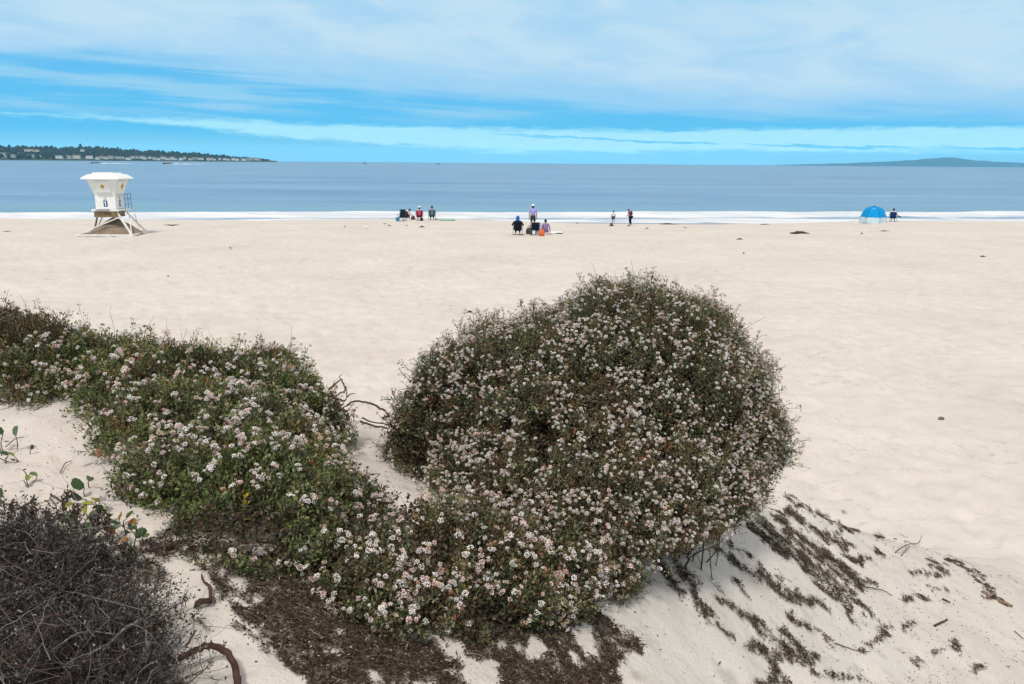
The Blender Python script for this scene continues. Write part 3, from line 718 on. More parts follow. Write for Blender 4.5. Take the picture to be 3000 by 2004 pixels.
# ------------------------------------------------------------------ lifeguard tower
def build_tower():
    foot = Vector(hit(386, 692, False)[0])
    sxy, sz = .84, .93
    base = foot - Matrix.Rotation(R(2.8), 3, 'Z') @ Vector((1.9 * sxy, -1.33 * sxy, 0)); gz = foot.z
    psi = R(2.8)
    # the measured pixel is the middle of the front right part of the frame
    t = empty('lifeguard_tower', (base.x, base.y, gz), psi, 'white lifeguard tower with flat hipped roof on splayed legs over a sand mound', 'lifeguard tower')
    t.scale = (sxy, sxy, sz)
    wh = mat('tower_white_paint', (.80, .79, .76), .55, .05, 3, .4)
    wh2 = mat('tower_roof_white', (.84, .84, .82), .5, .04, 3, .4)
    grey = mat('tower_trim_grey', (.55, .55, .54), .6, .08, 6)
    wood = mat('tower_deck_wood', (.22, .15, .085), .85, .3, 5, .2, .3)
    step = mat('tower_step_grey', (.33, .33, .38), .7, .1, 6)
    pipe = mat('tower_rail_pipe', (.13, .15, .19), .4, .1, 9, .5, metallic=.4)
    beam = mat('tower_leg_white', (.74, .72, .68), .6, .14, 3)
    dark = mat('tower_dark_post', (.20, .17, .15), .8, .2, 5)
    yel = mat('tower_sign_yellow', (.72, .42, .03), .5, .08, 8)
    gold = mat('tower_sign_gold', (.36, .22, .03), .5, .2, 20)
    blue = mat('tower_sign_blue', (.015, .07, .24), .4, .08, 8)
    wsg = mat('tower_sign_white', (.85, .85, .85), .5, .03, 8)
    brz = mat('tower_badge_grey', (.30, .31, .34), .5, .2, 30)
    h, H, f0, f1, f2 = .72, 1.05, 1.72, 2.62, 3.66
    def ring(s, z): return [(-s, -s, z), (s, -s, z), (s, s, z), (-s, s, z)]
    MB().loft([ring(h, f0), ring(h, f1), ring(H, f2)]).build('cabin_wall', wh, t)
    # corner battens, butted on the outside of the walls
    # hinged shutters on front, right, left
    def on_face(k, pts):
        q = Matrix.Rotation(k * math.pi / 2, 4, 'Z'); return [q @ Vector(p) for p in pts]
    sl = (H - h) / (f2 - f1)
    def fy(z, off): return -(h + max(0, z - f1) * sl) - off
    for k in (0, 1, 3):
        off0, off1 = (.02, .05) if k == 0 else (.02, .10)
        w0, w1 = (.50, .60) if k == 0 else (.55, .72)
        z0, z1 = f1 + (.18 if k == 0 else .06), f2 - .14
        lo = [(-w0, fy(z0, off0 - .03), z0), (w0, fy(z0, off0 - .03), z0), (w1, fy(z1, off0 - .03), z1), (-w1, fy(z1, off0 - .03), z1)]
        hi = [(p[0], p[1] - .03 - (off1 - off0), p[2]) for p in lo]
        s = MB().loft([on_face(k, lo), on_face(k, hi)]).build('window_shutter', wh, t)
        # bottom ledge
        a, b = on_face(k, [(-w0 - .02, fy(z0, off1) - .02, z0 - .035), (w0 + .02, fy(z0, off1) - .02, z0 - .035)])
        MB().bar(a, b, .05, .05).build('ledge', grey, s)
        # diamond warning sign
        zc = f1 + .56; rr = .155 if k == 0 else .26
        cx = .0
        def dia(r, o):
            return [(cx - r, fy(zc, off1 + o), zc), (cx, fy(zc - r, off1 + o), zc - r), (cx + r, fy(zc, off1 + o), zc), (cx, fy(zc + r, off1 + o), zc + r)]
        d = MB().loft([on_face(k, dia(rr, .005)), on_face(k, dia(rr, .02))]).build('diamond_sign', yel, t)
        MB().loft([on_face(k, dia(rr * .62, .021)), on_face(k, dia(rr * .62, .026))]).build('sign_symbol', gold, d)
        # number plate: white 1 on blue
        w, z0n, z1n = .135, f0 + .16, f0 + .56
        def rect(x0, x1, za, zb, o): return [(x0, -h - o, za), (x1, -h - o, za), (x1, -h - o, zb), (x0, -h - o, zb)]
        npl = MB().loft([on_face(k, rect(-w, w, z0n, z1n, .004)), on_face(k, rect(-w, w, z0n, z1n, .016))]).build('number_sign', blue, t)
        mb = MB()
        zz0 = z0n + .06; zz1 = z1n - .06
        for (x0, x1, za, zb) in ((-.030, .040, zz0, zz1), (-.075, -.030, zz1 - .085, zz1 - .03)):
            mb.loft([on_face(k, rect(x0, x1, za, zb, .017)), on_face(k, rect(x0, x1, za, zb, .021))])
        mb.build('numeral', wsg, npl)
        def disc(r, o, n=20): return [(r * math.cos(2 * math.pi * i / n), -h - o, f0 + .70 + r * math.sin(2 * math.pi * i / n)) for i in range(n)]
        bd = MB().loft([on_face(k, disc(.095, .004)), on_face(k, disc(.095, .014))]).build('round_badge', brz, t)
        MB().loft([on_face(k, disc(.055, .015)), on_face(k, disc(.055, .019))]).build('badge_centre', wsg, bd)
    # roof
    MB().loft([ring(1.33, f2 - .02), ring(1.35, f2 + .04), ring(1.02, f2 + .27), ring(.78, f2 + .31), ring(.70, f2 + .40)]).build('roof', wh2, t)
    # deck
    MB().box((0, .15, f0 - .075), (1.9, 2.2, .11)).build('deck', wh, t)
    MB().box((0.0, -.20, f0 - .33), (1.62, 1.4, .38)).build('deck_joist', wood, t)
    MB().box((-.14, -1.03, f0 - .04), (.95, .16, .07)).build('step', step, t)
    for sx in (-1, 1):
        mb = MB()
        x = sx * .98 + (.06 if sx > 0 else 0)
        for y in (.15, .68, 1.2): mb.tube([(x, y, f0 - .05), (x, y, f0 + .98)], .02)
        for z in (.28, .62, .96): mb.tube([(x, .10, f0 + z), (x, 1.24, f0 + z)], .018)
        mb.build('railing', pipe, t)
    # legs, braces, ground frame
    zf = f0 - .12
    MB().bar((.70, -.70, zf), (1.90, -1.33, .10), .11).build('leg', beam, t)
    MB().bar((.70, .70, zf), (1.90, 1.33, .10), .11).build('leg', beam, t)
    MB().bar((-.70, .70, zf), (-1.88, 1.33, .10), .11).build('leg', beam, t)
    MB().bar((-1.05, .2, 1.35), (-1.3, -.1, .15), .10).build('support_post', dark, t)
    MB().bar((.98, -.83, 1.22), (-1.86, -1.33, .12), .075).build('brace', beam, t)
    MB().bar((.98, .80, 1.22), (1.88, -1.28, .12), .06).build('brace', beam, t)
    MB().bar((1.3, 1.0, 1.35), (1.75, .6, .15), .045).build('brace', beam, t)
    MB().bar((-2.05, -1.38, .06), (2.0, -1.38, .06), .12).build('ground_skid', beam, t)
    MB().bar((1.95, -1.30, .06), (1.95, 2.3, .06), .12).build('ground_skid', beam, t)
    MB().bar((-1.95, -1.30, .06), (-1.95, 1.6, .06), .12).build('ground_skid', beam, t)
    # mound of sand left under the tower, deck shade painted into its brown
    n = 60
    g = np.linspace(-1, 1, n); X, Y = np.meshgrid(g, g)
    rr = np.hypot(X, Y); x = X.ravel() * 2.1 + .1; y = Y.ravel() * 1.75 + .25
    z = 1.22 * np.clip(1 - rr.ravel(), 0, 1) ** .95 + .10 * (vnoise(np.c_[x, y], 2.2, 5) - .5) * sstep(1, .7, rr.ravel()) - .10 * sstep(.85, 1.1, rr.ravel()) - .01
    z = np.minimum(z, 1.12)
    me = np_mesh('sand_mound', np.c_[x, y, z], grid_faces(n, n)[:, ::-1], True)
    o = mobj('sand_mound', me, mat('shaded_sand', (.23, .18, .135), .95, .25, 1.6, .1, .5, 30)); o.location = (base.x, base.y, gz); o.rotation_euler = (0, 0, psi); o.scale = (sxy, sxy, sz)
    tag(o, 'sand mound with painted-in deck shade under the lifeguard tower', kind='structure')
build_tower()

# ------------------------------------------------------------------ people
SKIN_A = mat('skin_light', (.52, .33, .24), .6, .06, 30)
SKIN_B = mat('skin_tan', (.36, .21, .14), .6, .06, 30)
HAIR = mat('hair_dark', (.022, .016, .014), .6, .3, 60)
def cloth(name, col): return mat(name, col, .9, .14, 18, .1, .25, 90)

def skinned(name, joints, edges, radii, material, parent, root=0, sub=1):
    me = bpy.data.meshes.new(name)
    me.from_pydata([tuple(j) for j in joints], edges, [])
    o = bpy.data.objects.new(name, me); COL.objects.link(o)
    md = o.modifiers.new('s', 'SKIN'); md.use_smooth_shade = True
    for i, r in enumerate(radii):
        r = r if isinstance(r, tuple) else (r, r)
        me.skin_vertices[0].data[i].radius = r
        me.skin_vertices[0].data[i].use_root = (i == root)
    md2 = o.modifiers.new('d', 'SUBSURF'); md2.levels = md2.render_levels = sub
    bpy.context.view_layer.update()
    dg = bpy.context.evaluated_depsgraph_get()
    out = bpy.data.meshes.new_from_object(o.evaluated_get(dg))
    bpy.data.objects.remove(o); bpy.data.meshes.remove(me)
    out.name = name
    for p in out.polygons: p.use_smooth = True
    return mobj(name, out, material, parent)

POSES = {
    # x right, y ahead, z up; metres for a 1.75 m adult
    'stand': dict(pel=(0, 0, .94), sp=(0, -.01, 1.14), ch=(0, 0, 1.36), nk=(0, .01, 1.49), hd=(0, .03, 1.58), tp=(0, .03, 1.69),
                  sh=(.185, 0, 1.42), el=(.25, -.03, 1.14), wr=(.265, .04, .90), ha=(.262, .07, .83), hip=(.095, 0, .90), kn=(.11, .02, .50), an=(.115, -.03, .09), toe=(.14, .13, .035)),
    'stoop': dict(pel=(0, -.05, .92), sp=(0, .01, 1.12), ch=(0, .09, 1.32), nk=(0, .17, 1.43), hd=(-.01, .24, 1.50), tp=(-.02, .28, 1.60),
                  sh=(.18, .10, 1.38), el=(.20, .16, 1.11), wr=(.12, .34, .98), ha=(.07, .40, .95), hip=(.09, -.05, .88), kn=(.10, .04, .49), an=(.10, -.08, .09), toe=(.12, .08, .035)),
    'chair': dict(pel=(0, -.06, .40), sp=(0, -.14, .60), ch=(0, -.20, .82), nk=(0, -.20, .96), hd=(0, -.17, 1.05), tp=(0, -.16, 1.17),
                  sh=(.18, -.20, .88), el=(.27, -.10, .64), wr=(.27, .16, .63), ha=(.26, .24, .63), hip=(.095, -.04, .40), kn=(.13, .38, .48), an=(.13, .50, .08), toe=(.15, .66, .04)),
    'sand': dict(pel=(0, 0, .11), sp=(0, -.03, .31), ch=(0, -.02, .54), nk=(0, .02, .67), hd=(0, .05, .76), tp=(0, .06, .88),
                 sh=(.18, -.02, .60), el=(.27, -.10, .36), wr=(.30, -.20, .10), ha=(.31, -.24, .04), hip=(.095, .03, .11), kn=(.14, .42, .36), an=(.13, .66, .07), toe=(.14, .82, .04)),
}
def person(loc, rz, pose, scale, label, skin, top, top_name, bottom, bottom_name, long_sleeve=True, long_leg=True, hair=HAIR, hat=None, hood=None, extra=None, backpack=None, group='people on the beach', tweak=None):
    p = dict(POSES[pose])
    if tweak: p.update(tweak)
    t = empty('person', loc, rz, label, 'person', group)
    t.scale = (scale,) * 3
    J = []; E = []; Rr = []
    def add(pos, r, par=None):
        J.append(Vector(pos)); Rr.append(r)
        if par is not None: E.append((par, len(J) - 1))
        return len(J) - 1
    pel = add(p['pel'], (.145, .11)); sp = add(p['sp'], (.125, .095), pel); ch = add(p['ch'], (.15, .11), sp)
    nk = add(p['nk'], .055, ch); hd = add(p['hd'], (.075, .09), nk); tp = add(p['tp'], (.062, .075), hd)
    # nose and ears
    H = Vector(p['hd'])
    for s in (-1, 1): add(H + Vector((s * .085, -.005, .005)), .016, hd)
    add(H + Vector((0, .108, .0)), .014, hd)
    arm = {}
    for s in (-1, 1):
        def m(k, s=s):
            q = p.get(k + ('L' if s < 0 else 'R'), p[k]) ; return Vector((s * abs(q[0]) if k + ('L' if s < 0 else 'R') not in p else q[0], q[1], q[2]))
        sh = add(m('sh'), .058, ch); el = add(m('el'), .042, sh); wr = add(m('wr'), .029, el); ha = add(m('ha'), (.036, .018), wr)
        d = (m('ha') - m('wr')).normalized(); side = d.cross(Vector((0, 1, 0.3))).normalized()
        for k, (o, l) in enumerate(((-.030, .062), (-.011, .075), (.010, .070), (.028, .055))):
            a = add(m('ha') + d * .045 + side * o, .010, ha); add(m('ha') + d * (.045 + l * .8) + side * o * 1.1 + Vector((0, .012, -.008)), .008, a)
        a = add(m('wr') + d * .045 + Vector((0, .035, 0)) - side * .02, .011, wr); add(m('wr') + d * .085 + Vector((0, .055, 0)) - side * .03, .009, a)
        hp = add(m('hip'), .095, pel); kn = add(m('kn'), .062, hp); an = add(m('an'), .042, kn); add(m('toe'), (.045, .03), an)
        arm[s] = m
    skinned('body', J, E, Rr, skin, t)
    # shirt over the torso and arms
    J, E, Rr = [], [], []
    a = add(Vector(p['pel']) + Vector((0, 0, .03)), (.182, .148)); b = add(p['sp'], (.172, .142), a); c = add(p['ch'], (.198, .158), b); add(Vector(p['ch']).lerp(Vector(p['nk']), .75), (.115, .105), c)
    for s in (-1, 1):
        m = arm[s]
        x = add(m('sh'), .074, c); y = add(m('el') if long_sleeve else m('sh').lerp(m('el'), .75), .056, x)
        if long_sleeve: add(m('el').lerp(m('wr'), .92), .042, y)
    skinned(top_name, J, E, Rr, top, t)
    J, E, Rr = [], [], []
    a = add(p['pel'], (.178, .142))
    for s in (-1, 1):
        m = arm[s]
        x = add(m('hip'), .112, a); y = add(m('kn') if long_leg else m('hip').lerp(m('kn'), .86), .082, x)
        if long_leg: add(m('kn').lerp(m('an'), .9), .058, y)
    skinned(bottom_name, J, E, Rr, bottom, t)
    up = (Vector(p['tp']) - Vector(p['hd'])).normalized(); C = Vector(p['hd']) + up * .055
    q = up.to_track_quat('Z', 'Y').to_matrix().to_4x4() @ Matrix.Rotation(math.pi, 4, 'Z')
    f = Vector((0, 1, 0))
    if hair is not None:
        MB().ball(C + up * .018 - f * .018, (.093, .108, .10)).ball(C - f * .06 - up * .05, (.075, .05, .085)).build('hair', hair, t, True)
    if hat is not None:
        mb = MB().ball(C + up * .055, (.112, .122, .085))
        mb.ball(C + up * .042 + f * .02, (.16, .19, .012)) if not hat.get('cap') else mb.ball(C + up * .045 + f * .13, (.075, .09, .012))
        mb.build('hat', hat['m'], t, True)
    if hood is not None:
        MB().ball(C - f * .01 + up * .01, (.125, .135, .145)).ball(C - up * .13 - f * .03, (.13, .115, .10)).build('hood', hood, t, True)
    if backpack is not None:
        Cc = Vector(p['ch']).lerp(Vector(p['sp']), .35) - f * .17
        bp = MB().ball(Cc, (.16, .10, .24)).build('backpack_body', backpack, t, True)
        MB().ball(Cc + Vector((0, -.09, -.07)), (.11, .04, .10)).build('backpack_pocket', backpack, bp, True)
    return t

# ------------------------------------------------------------------ camp chairs
FRAME = mat('chair_frame_steel', (.10, .10, .11), .45, .15, 20, .5, metallic=.5)
def camp_chair(loc, rz, label, fabric, sc=1.0, frame=FRAME, tall=.50, arms=None, stripe=None):
    t = empty('camp_chair', loc, rz, label, 'camp chair', 'camp chairs on the beach'); t.scale = (sc,) * 3
    w = .27
    # slung seat and reclined back, curved sheets with thickness
    def sheet(pts, wd, sag, th=.018):
        n = 7; L = []
        for (y, z) in pts:
            top = [(-wd + 2 * wd * i / n, y, z - sag * (1 - (2 * i / n - 1) ** 2)) for i in range(n + 1)]
            bot = [(a, b - th, c - th) for a, b, c in top[::-1]]
            L.append(top + bot)
        return MB().loft(L)
    sheet([(-.22, .36), (-.02, .35), (.24, .42)], w, .04).build('seat', fabric, t, True)
    n = 7; L = []
    zt = .40 + tall
    for k in range(6):
        s = k / 5; y = -.22 - .20 * s; z = .37 + (zt - .37) * s; wd = w * (1 - .06 * s)
        fr = [(-wd + 2 * wd * i / n, y - .05 * (1 - (2 * i / n - 1) ** 2), z) for i in range(n + 1)]
        L.append(fr + [(a, b - .018, c) for a, b, c in fr[::-1]])
    bk = MB().loft(L).build('backrest', fabric, t, True)
    if stripe is not None:
        MB().loft([[(-.07, -.325, .50), (.07, -.325, .50), (.11, -.455, zt - .06), (-.11, -.455, zt - .06)], [(-.07, -.345, .50), (.07, -.345, .50), (.11, -.475, zt - .06), (-.11, -.475, zt - .06)]]).build('back_panel', stripe, bk)
    for s in (-1, 1):
        MB().tube([(s * .30, -.42, zt), (s * .30, -.30, .60), (s * .30, -.24, .36)], .013).build('back_post', frame, t)
        MB().tube([(s * .30, -.26, .42), (s * .31, .28, .015)], .013).build('leg', frame, t)
        MB().tube([(s * .30, .26, .44), (s * .31, -.30, .015)], .013).build('leg', frame, t)
        MB().tube([(s * .31, .26, .44), (s * .31, .26, .60)], .012).build('arm_post', frame, t)
        MB().box((s * .32, .0, .615), (.075, .56, .022), bevel=.008).build('armrest', arms or fabric, t)
    MB().tube([(-.31, -.30, .03), (.31, .28, .03)], .011).tube([(.31, -.30, .03), (-.31, .28, .03)], .011).build('cross_brace', frame, t)
    return t

def at(u, v): return Vector(hit(u, v, True)[0])
def face(p, extra=0.0):
    """yaw so that local +y points away from the camera"""
    return -math.atan2(p.x, p.y) + extra

def build_people():
    # group of three by the surf
    p = at(1229, 646); s = 1.02
    red = cloth('red_chair_fabric', (.30, .02, .05)); pink = cloth('pink_panel', (.62, .16, .22))
    camp_chair(p, face(p), 'red camp chair with pink back panel under the person in a white sun hat', red, s, stripe=pink)
    person(p, face(p), 'chair', s, 'person in white sun hat sitting in the red chair facing the sea', SKIN_A, cloth('pale_shirt', (.55, .50, .52)), 'shirt', cloth('dark_trousers', (.06, .05, .06)), 'trousers', False, True, hat={'m': cloth('white_sun_hat', (.80, .80, .82))})
    p = at(1266, 645)
    teal = cloth('grey_teal_fabric', (.05, .10, .14)); pale = cloth('pale_green_panel', (.16, .30, .30))
    camp_chair(p, face(p), 'grey blue camp chair with pale green panel, right end of the three by the surf', teal, s, stripe=pale, arms=cloth('teal_arm', (.03, .08, .09)))
    person(p, face(p), 'chair', s * 1.04, 'dark haired person in grey shirt sitting in the grey blue chair', SKIN_A, cloth('mauve_shirt', (.30, .27, .34)), 'shirt', cloth('grey_trousers', (.10, .10, .11)), 'trousers', False)
    p = at(1190, 646)
    mar = cloth('maroon_fabric', (.10, .025, .045))
    camp_chair(p, face(p, -.25), 'low maroon camp chair holding the leaning person in white', mar, s * .92)
    person(p + Vector((.05, .04, 0)), face(p, -.25), 'chair', s * .92, 'person in white top leaning over to the right from the maroon chair', SKIN_A, cloth('white_top', (.74, .72, .74)), 'shirt', cloth('dark_blue_trousers', (.04, .045, .06)), 'trousers', True,
           tweak=dict(ch=(.10, -.12, .80), nk=(.20, -.06, .90), hd=(.27, -.03, .96), tp=(.35, -.01, 1.05), shL=(-.06, -.16, .90), shR=(.27, -.08, .80), elL=(-.10, -.02, .66), elR=(.40, .04, .60), wrL=(-.1, .18, .62), wrR=(.48, .16, .42), haL=(-.09, .25, .60), haR=(.50, .18, .34)))
    p = at(1177, 647.5)
    camp_chair(p, face(p, .3), 'dark green tall backed camp chair standing empty beside the maroon one', cloth('dark_green_fabric', (.012, .035, .045)), s * .9, tall=.70)
    # bucket
    p = at(1165, 648)
    b = empty('beach_bucket', p, 0, 'blue plastic beach bucket on the sand left of the surf group', 'bucket')
    bm_ = mat('bucket_blue', (.02, .22, .38), .4, .08, 9)
    MB().tube([(0, 0, .0), (0, 0, .30)], .13, 20, .18).build('pail', bm_, b)
    MB().tube([(0, 0, .295), (0, 0, .32)], .19, 20).build('rim', bm_, b)
    MB().tube([(.18 * math.cos(a), 0, .30 + .14 * math.sin(a)) for a in np.linspace(0, math.pi, 9)], .008, 6).build('handle', mat('bucket_handle', (.6, .6, .6), .4), b)
    # bags and towels
    def bag(u, v, col, size, label, name='beach_bag', handle=True, squash=1.0):
        p = at(u, v); t = empty(name, p, face(p, .3), label, 'bag')
        m = cloth(name + '_cloth', col); rg = random.Random(int(u))
        L = []
        for k, (z, w) in enumerate(((0, .86), (.12, 1.0), (.45, 1.0), (.75, .86), (.93, .62), (1.0, .42))):
            L.append([(size[0] / 2 * w * math.copysign(abs(math.cos(a)) ** .7, math.cos(a)) * rg.uniform(.93, 1.07), size[1] / 2 * w * math.copysign(abs(math.sin(a)) ** .7, math.sin(a)) * rg.uniform(.93, 1.07), size[2] * z) for a in np.linspace(0, 2 * math.pi, 15)[:-1]])
        MB().loft(L).build('bag_body', m, t, True)
        if handle:
            MB().tube([(size[0] * .25 * math.cos(a), 0, size[2] * (.95 + .28 * math.sin(a))) for a in np.linspace(0, math.pi, 9)], .014, 6).build('handle', m, t)
        return t
    bag(1196, 647, (.66, .62, .62), (.55, .35, .15), 'white bag lying on the sand in front of the maroon chair', handle=False)
    bag(1210, 643.5, (.07, .05, .05), (.36, .30, .34), 'dark brown bag on the sand between the maroon and red chairs')
    bag(1235, 647, (.02, .02, .02), (.30, .25, .26), 'small black bag under the red chair')
    def towel(us, label, col, th=.015, name='beach_towel'):
        c = hit([q[0] for q in us], [q[1] for q in us])
        n = 12
        S = np.linspace(0, 1, n); U, W = np.meshgrid(S, S)
        Pt = ((1 - U) * (1 - W))[..., None] * c[0] + (U * (1 - W))[..., None] * c[1] + (U * W)[..., None] * c[2] + ((1 - U) * W)[..., None] * c[3]
        Pt = Pt.reshape(-1, 3); Pt[:, 2] = ground(Pt[:, 0], Pt[:, 1]) + th + .07 * vnoise(Pt[:, :2], 2.5, 7)
        o_ = Pt.mean(0)
        F = grid_faces(n, n)
        me = np_mesh(name, Pt - o_, F, True)
        o = mobj(name, me, cloth(name + '_cloth', col)); o.location = o_
        md = o.modifiers.new('thick', 'SOLIDIFY'); md.thickness = th; md.offset = -1
        tag(o, label, 'towel', 'towels on the sand')
    towel([(1286, 646.5), (1333, 646.5), (1330, 641.5), (1290, 641.5)], 'mint green towel spread right of the grey blue chair', (.28, .50, .46))
    towel([(1596, 686), (1650, 685.5), (1642, 679.5), (1603, 680)], 'white towel spread on the sand right of the person in purple', (.78, .76, .75))
    # nearer group
    p = at(1516.6, 688.5)
    blk = cloth('black_fabric', (.012, .016, .022)); s2 = 1.0
    camp_chair(p, face(p), 'black camp chair with pale armrests under the person in a blue hood', blk, s2, arms=mat('pale_armrest', (.55, .52, .48), .6), frame=mat('black_frame', (.03, .03, .03), .5))
    person(p, face(p), 'chair', s2, 'person in black jacket and blue hood sitting with back turned', SKIN_A, cloth('black_jacket', (.012, .02, .032)), 'jacket', cloth('black_trousers', (.012, .012, .014)), 'trousers', hood=cloth('blue_hood', (.02, .13, .42)), hair=None,
           tweak=dict(el=(.36, -.08, .66), wr=(.34, .14, .63)))
    p = at(1561, 674)
    person(p, face(p), 'stand', 1.02, 'standing person in lavender shirt, white cap and dark shorts', SKIN_B, cloth('lavender_shirt', (.33, .31, .66)), 'shirt', cloth('charcoal_shorts', (.035, .035, .04)), 'shorts', False, False, hat={'m': cloth('white_cap', (.85, .86, .9)), 'cap': True})
    p = at(1567, 689)
    navy = cloth('navy_fabric', (.010, .020, .040))
    camp_chair(p, face(p, .12), 'empty navy folding chair between bags in front of the standing person', navy, 1.0, tall=.46)
    bag(1550, 686, (.05, .06, .075), (.42, .36, .42), 'charcoal rucksack on the sand left of the navy chair', 'rucksack')
    bag(1574, 688.5, (.62, .66, .74), (.30, .26, .30), 'pale grey bag leaning at the right foot of the navy chair')
    bag(1587, 691, (.68, .15, .045), (.36, .30, .40), 'orange bag on the sand beside the person in purple')
    p = at(1598, 683)
    person(p, face(p, .1), 'sand', 1.0, 'person in purple top sitting on the sand leaning on one arm', SKIN_A, cloth('purple_top', (.26, .17, .34)), 'top', cloth('purple_trousers', (.15, .13, .20)), 'trousers')
    # at the water's edge
    p = at(1796, 657)
    person(p, face(p, .2), 'stand', .79, 'child in white shirt and dark shorts standing at the edge of the surf', SKIN_B, cloth('cream_shirt', (.70, .66, .62)), 'shirt', cloth('navy_shorts', (.02, .03, .045)), 'shorts', False, False)
    p = at(1846, 660.5)
    person(p, face(p, .95), 'stoop', .86, 'person in maroon backpack and black trousers stooping beside the surf', SKIN_B, cloth('plum_top', (.20, .07, .13)), 'top', cloth('black_leggings', (.012, .014, .02)), 'trousers', False, True, backpack=cloth('maroon_backpack', (.13, .02, .05)))
    # by the tent
    p = at(2615, 649)
    bl = cloth('royal_blue_fabric', (.012, .045, .16))
    c = camp_chair(p, face(p), 'deep blue camp chair with side pocket right of the beach tent', bl, 1.02)
    MB().box((.50, -.05, .48), (.34, .30, .10), Matrix.Rotation(.35, 4, 'Y'), .03).build('side_pocket', bl, c)
    person(p, face(p), 'chair', 1.02, 'dark haired person in white shirt sitting in the deep blue chair', SKIN_B, cloth('white_tee', (.78, .77, .78)), 'shirt', cloth('blue_shorts', (.03, .05, .10)), 'shorts', False, False)
build_people()

def build_tent():
    p = at(2557, 653); t = empty('beach_tent', p, face(p), 'bright blue dome beach tent with pale lower skirt', 'tent')
    top = mat('tent_blue_nylon', (.004, .27, .62), .7, .12, 4, .08); skirt = mat('tent_pale_skirt', (.50, .62, .68), .6, .08, 5)
    pole = mat('tent_pole', (.03, .06, .10), .5); hubm = mat('tent_hub', (.02, .05, .08), .5)
    n = 6; a0 = 0.0
    S = 66 / F_PX * float(np.dot(np.array(p) - EYE, fwd)) / 2   # half width from the photo
    H = S * 1.43
    def ringp(s, z, sag=.0, m=5):
        out = []
        for k in range(n):
            A = Vector((math.cos(a0 + k * math.pi / 3), math.sin(a0 + k * math.pi / 3), 0)); B = Vector((math.cos(a0 + (k + 1) * math.pi / 3), math.sin(a0 + (k + 1) * math.pi / 3), 0))
            for i in range(m):
                q = A.lerp(B, i / m) * s; w = 4 * (i / m) * (1 - i / m); q *= 1 - sag * w; out.append((q.x, q.y, z))
        return out
    prof = [(1.02, .46), (.965, .62), (.87, .82), (.74, 1.00), (.57, 1.15), (.36, 1.235), (.06, 1.27)]
    k = H / 1.27
    MB().loft([ringp(S * r * 1.03, z * k, .04) for r, z in prof]).build('canopy', top, t, False)
    MB().loft([ringp(S * 1.10, .02, .0), ringp(S * 1.08, .20 * k, .02), ringp(S * 1.035, .46 * k, .03)]).build('skirt', skirt, t)
    for j in range(n):
        an = a0 + j * math.pi / 3
        MB().tube([(S * r * 1.05 * math.cos(an), S * r * 1.05 * math.sin(an), z * k + .01) for r, z in [(1.08, .02), (1.05, .25)] + prof], .012, 6).build('pole', pole, t)
    MB().ball((0, 0, H + .04), (.05, .05, .07)).build('hub', hubm, t, True)
    MB().box((-.02, -S * .60, 1.08 * k + .02), (.22, .02, .07), Matrix.Rotation(-.8, 4, 'X')).build('vent_flap', mat('tent_vent', (.25, .55, .75), .5), t)
build_tent()

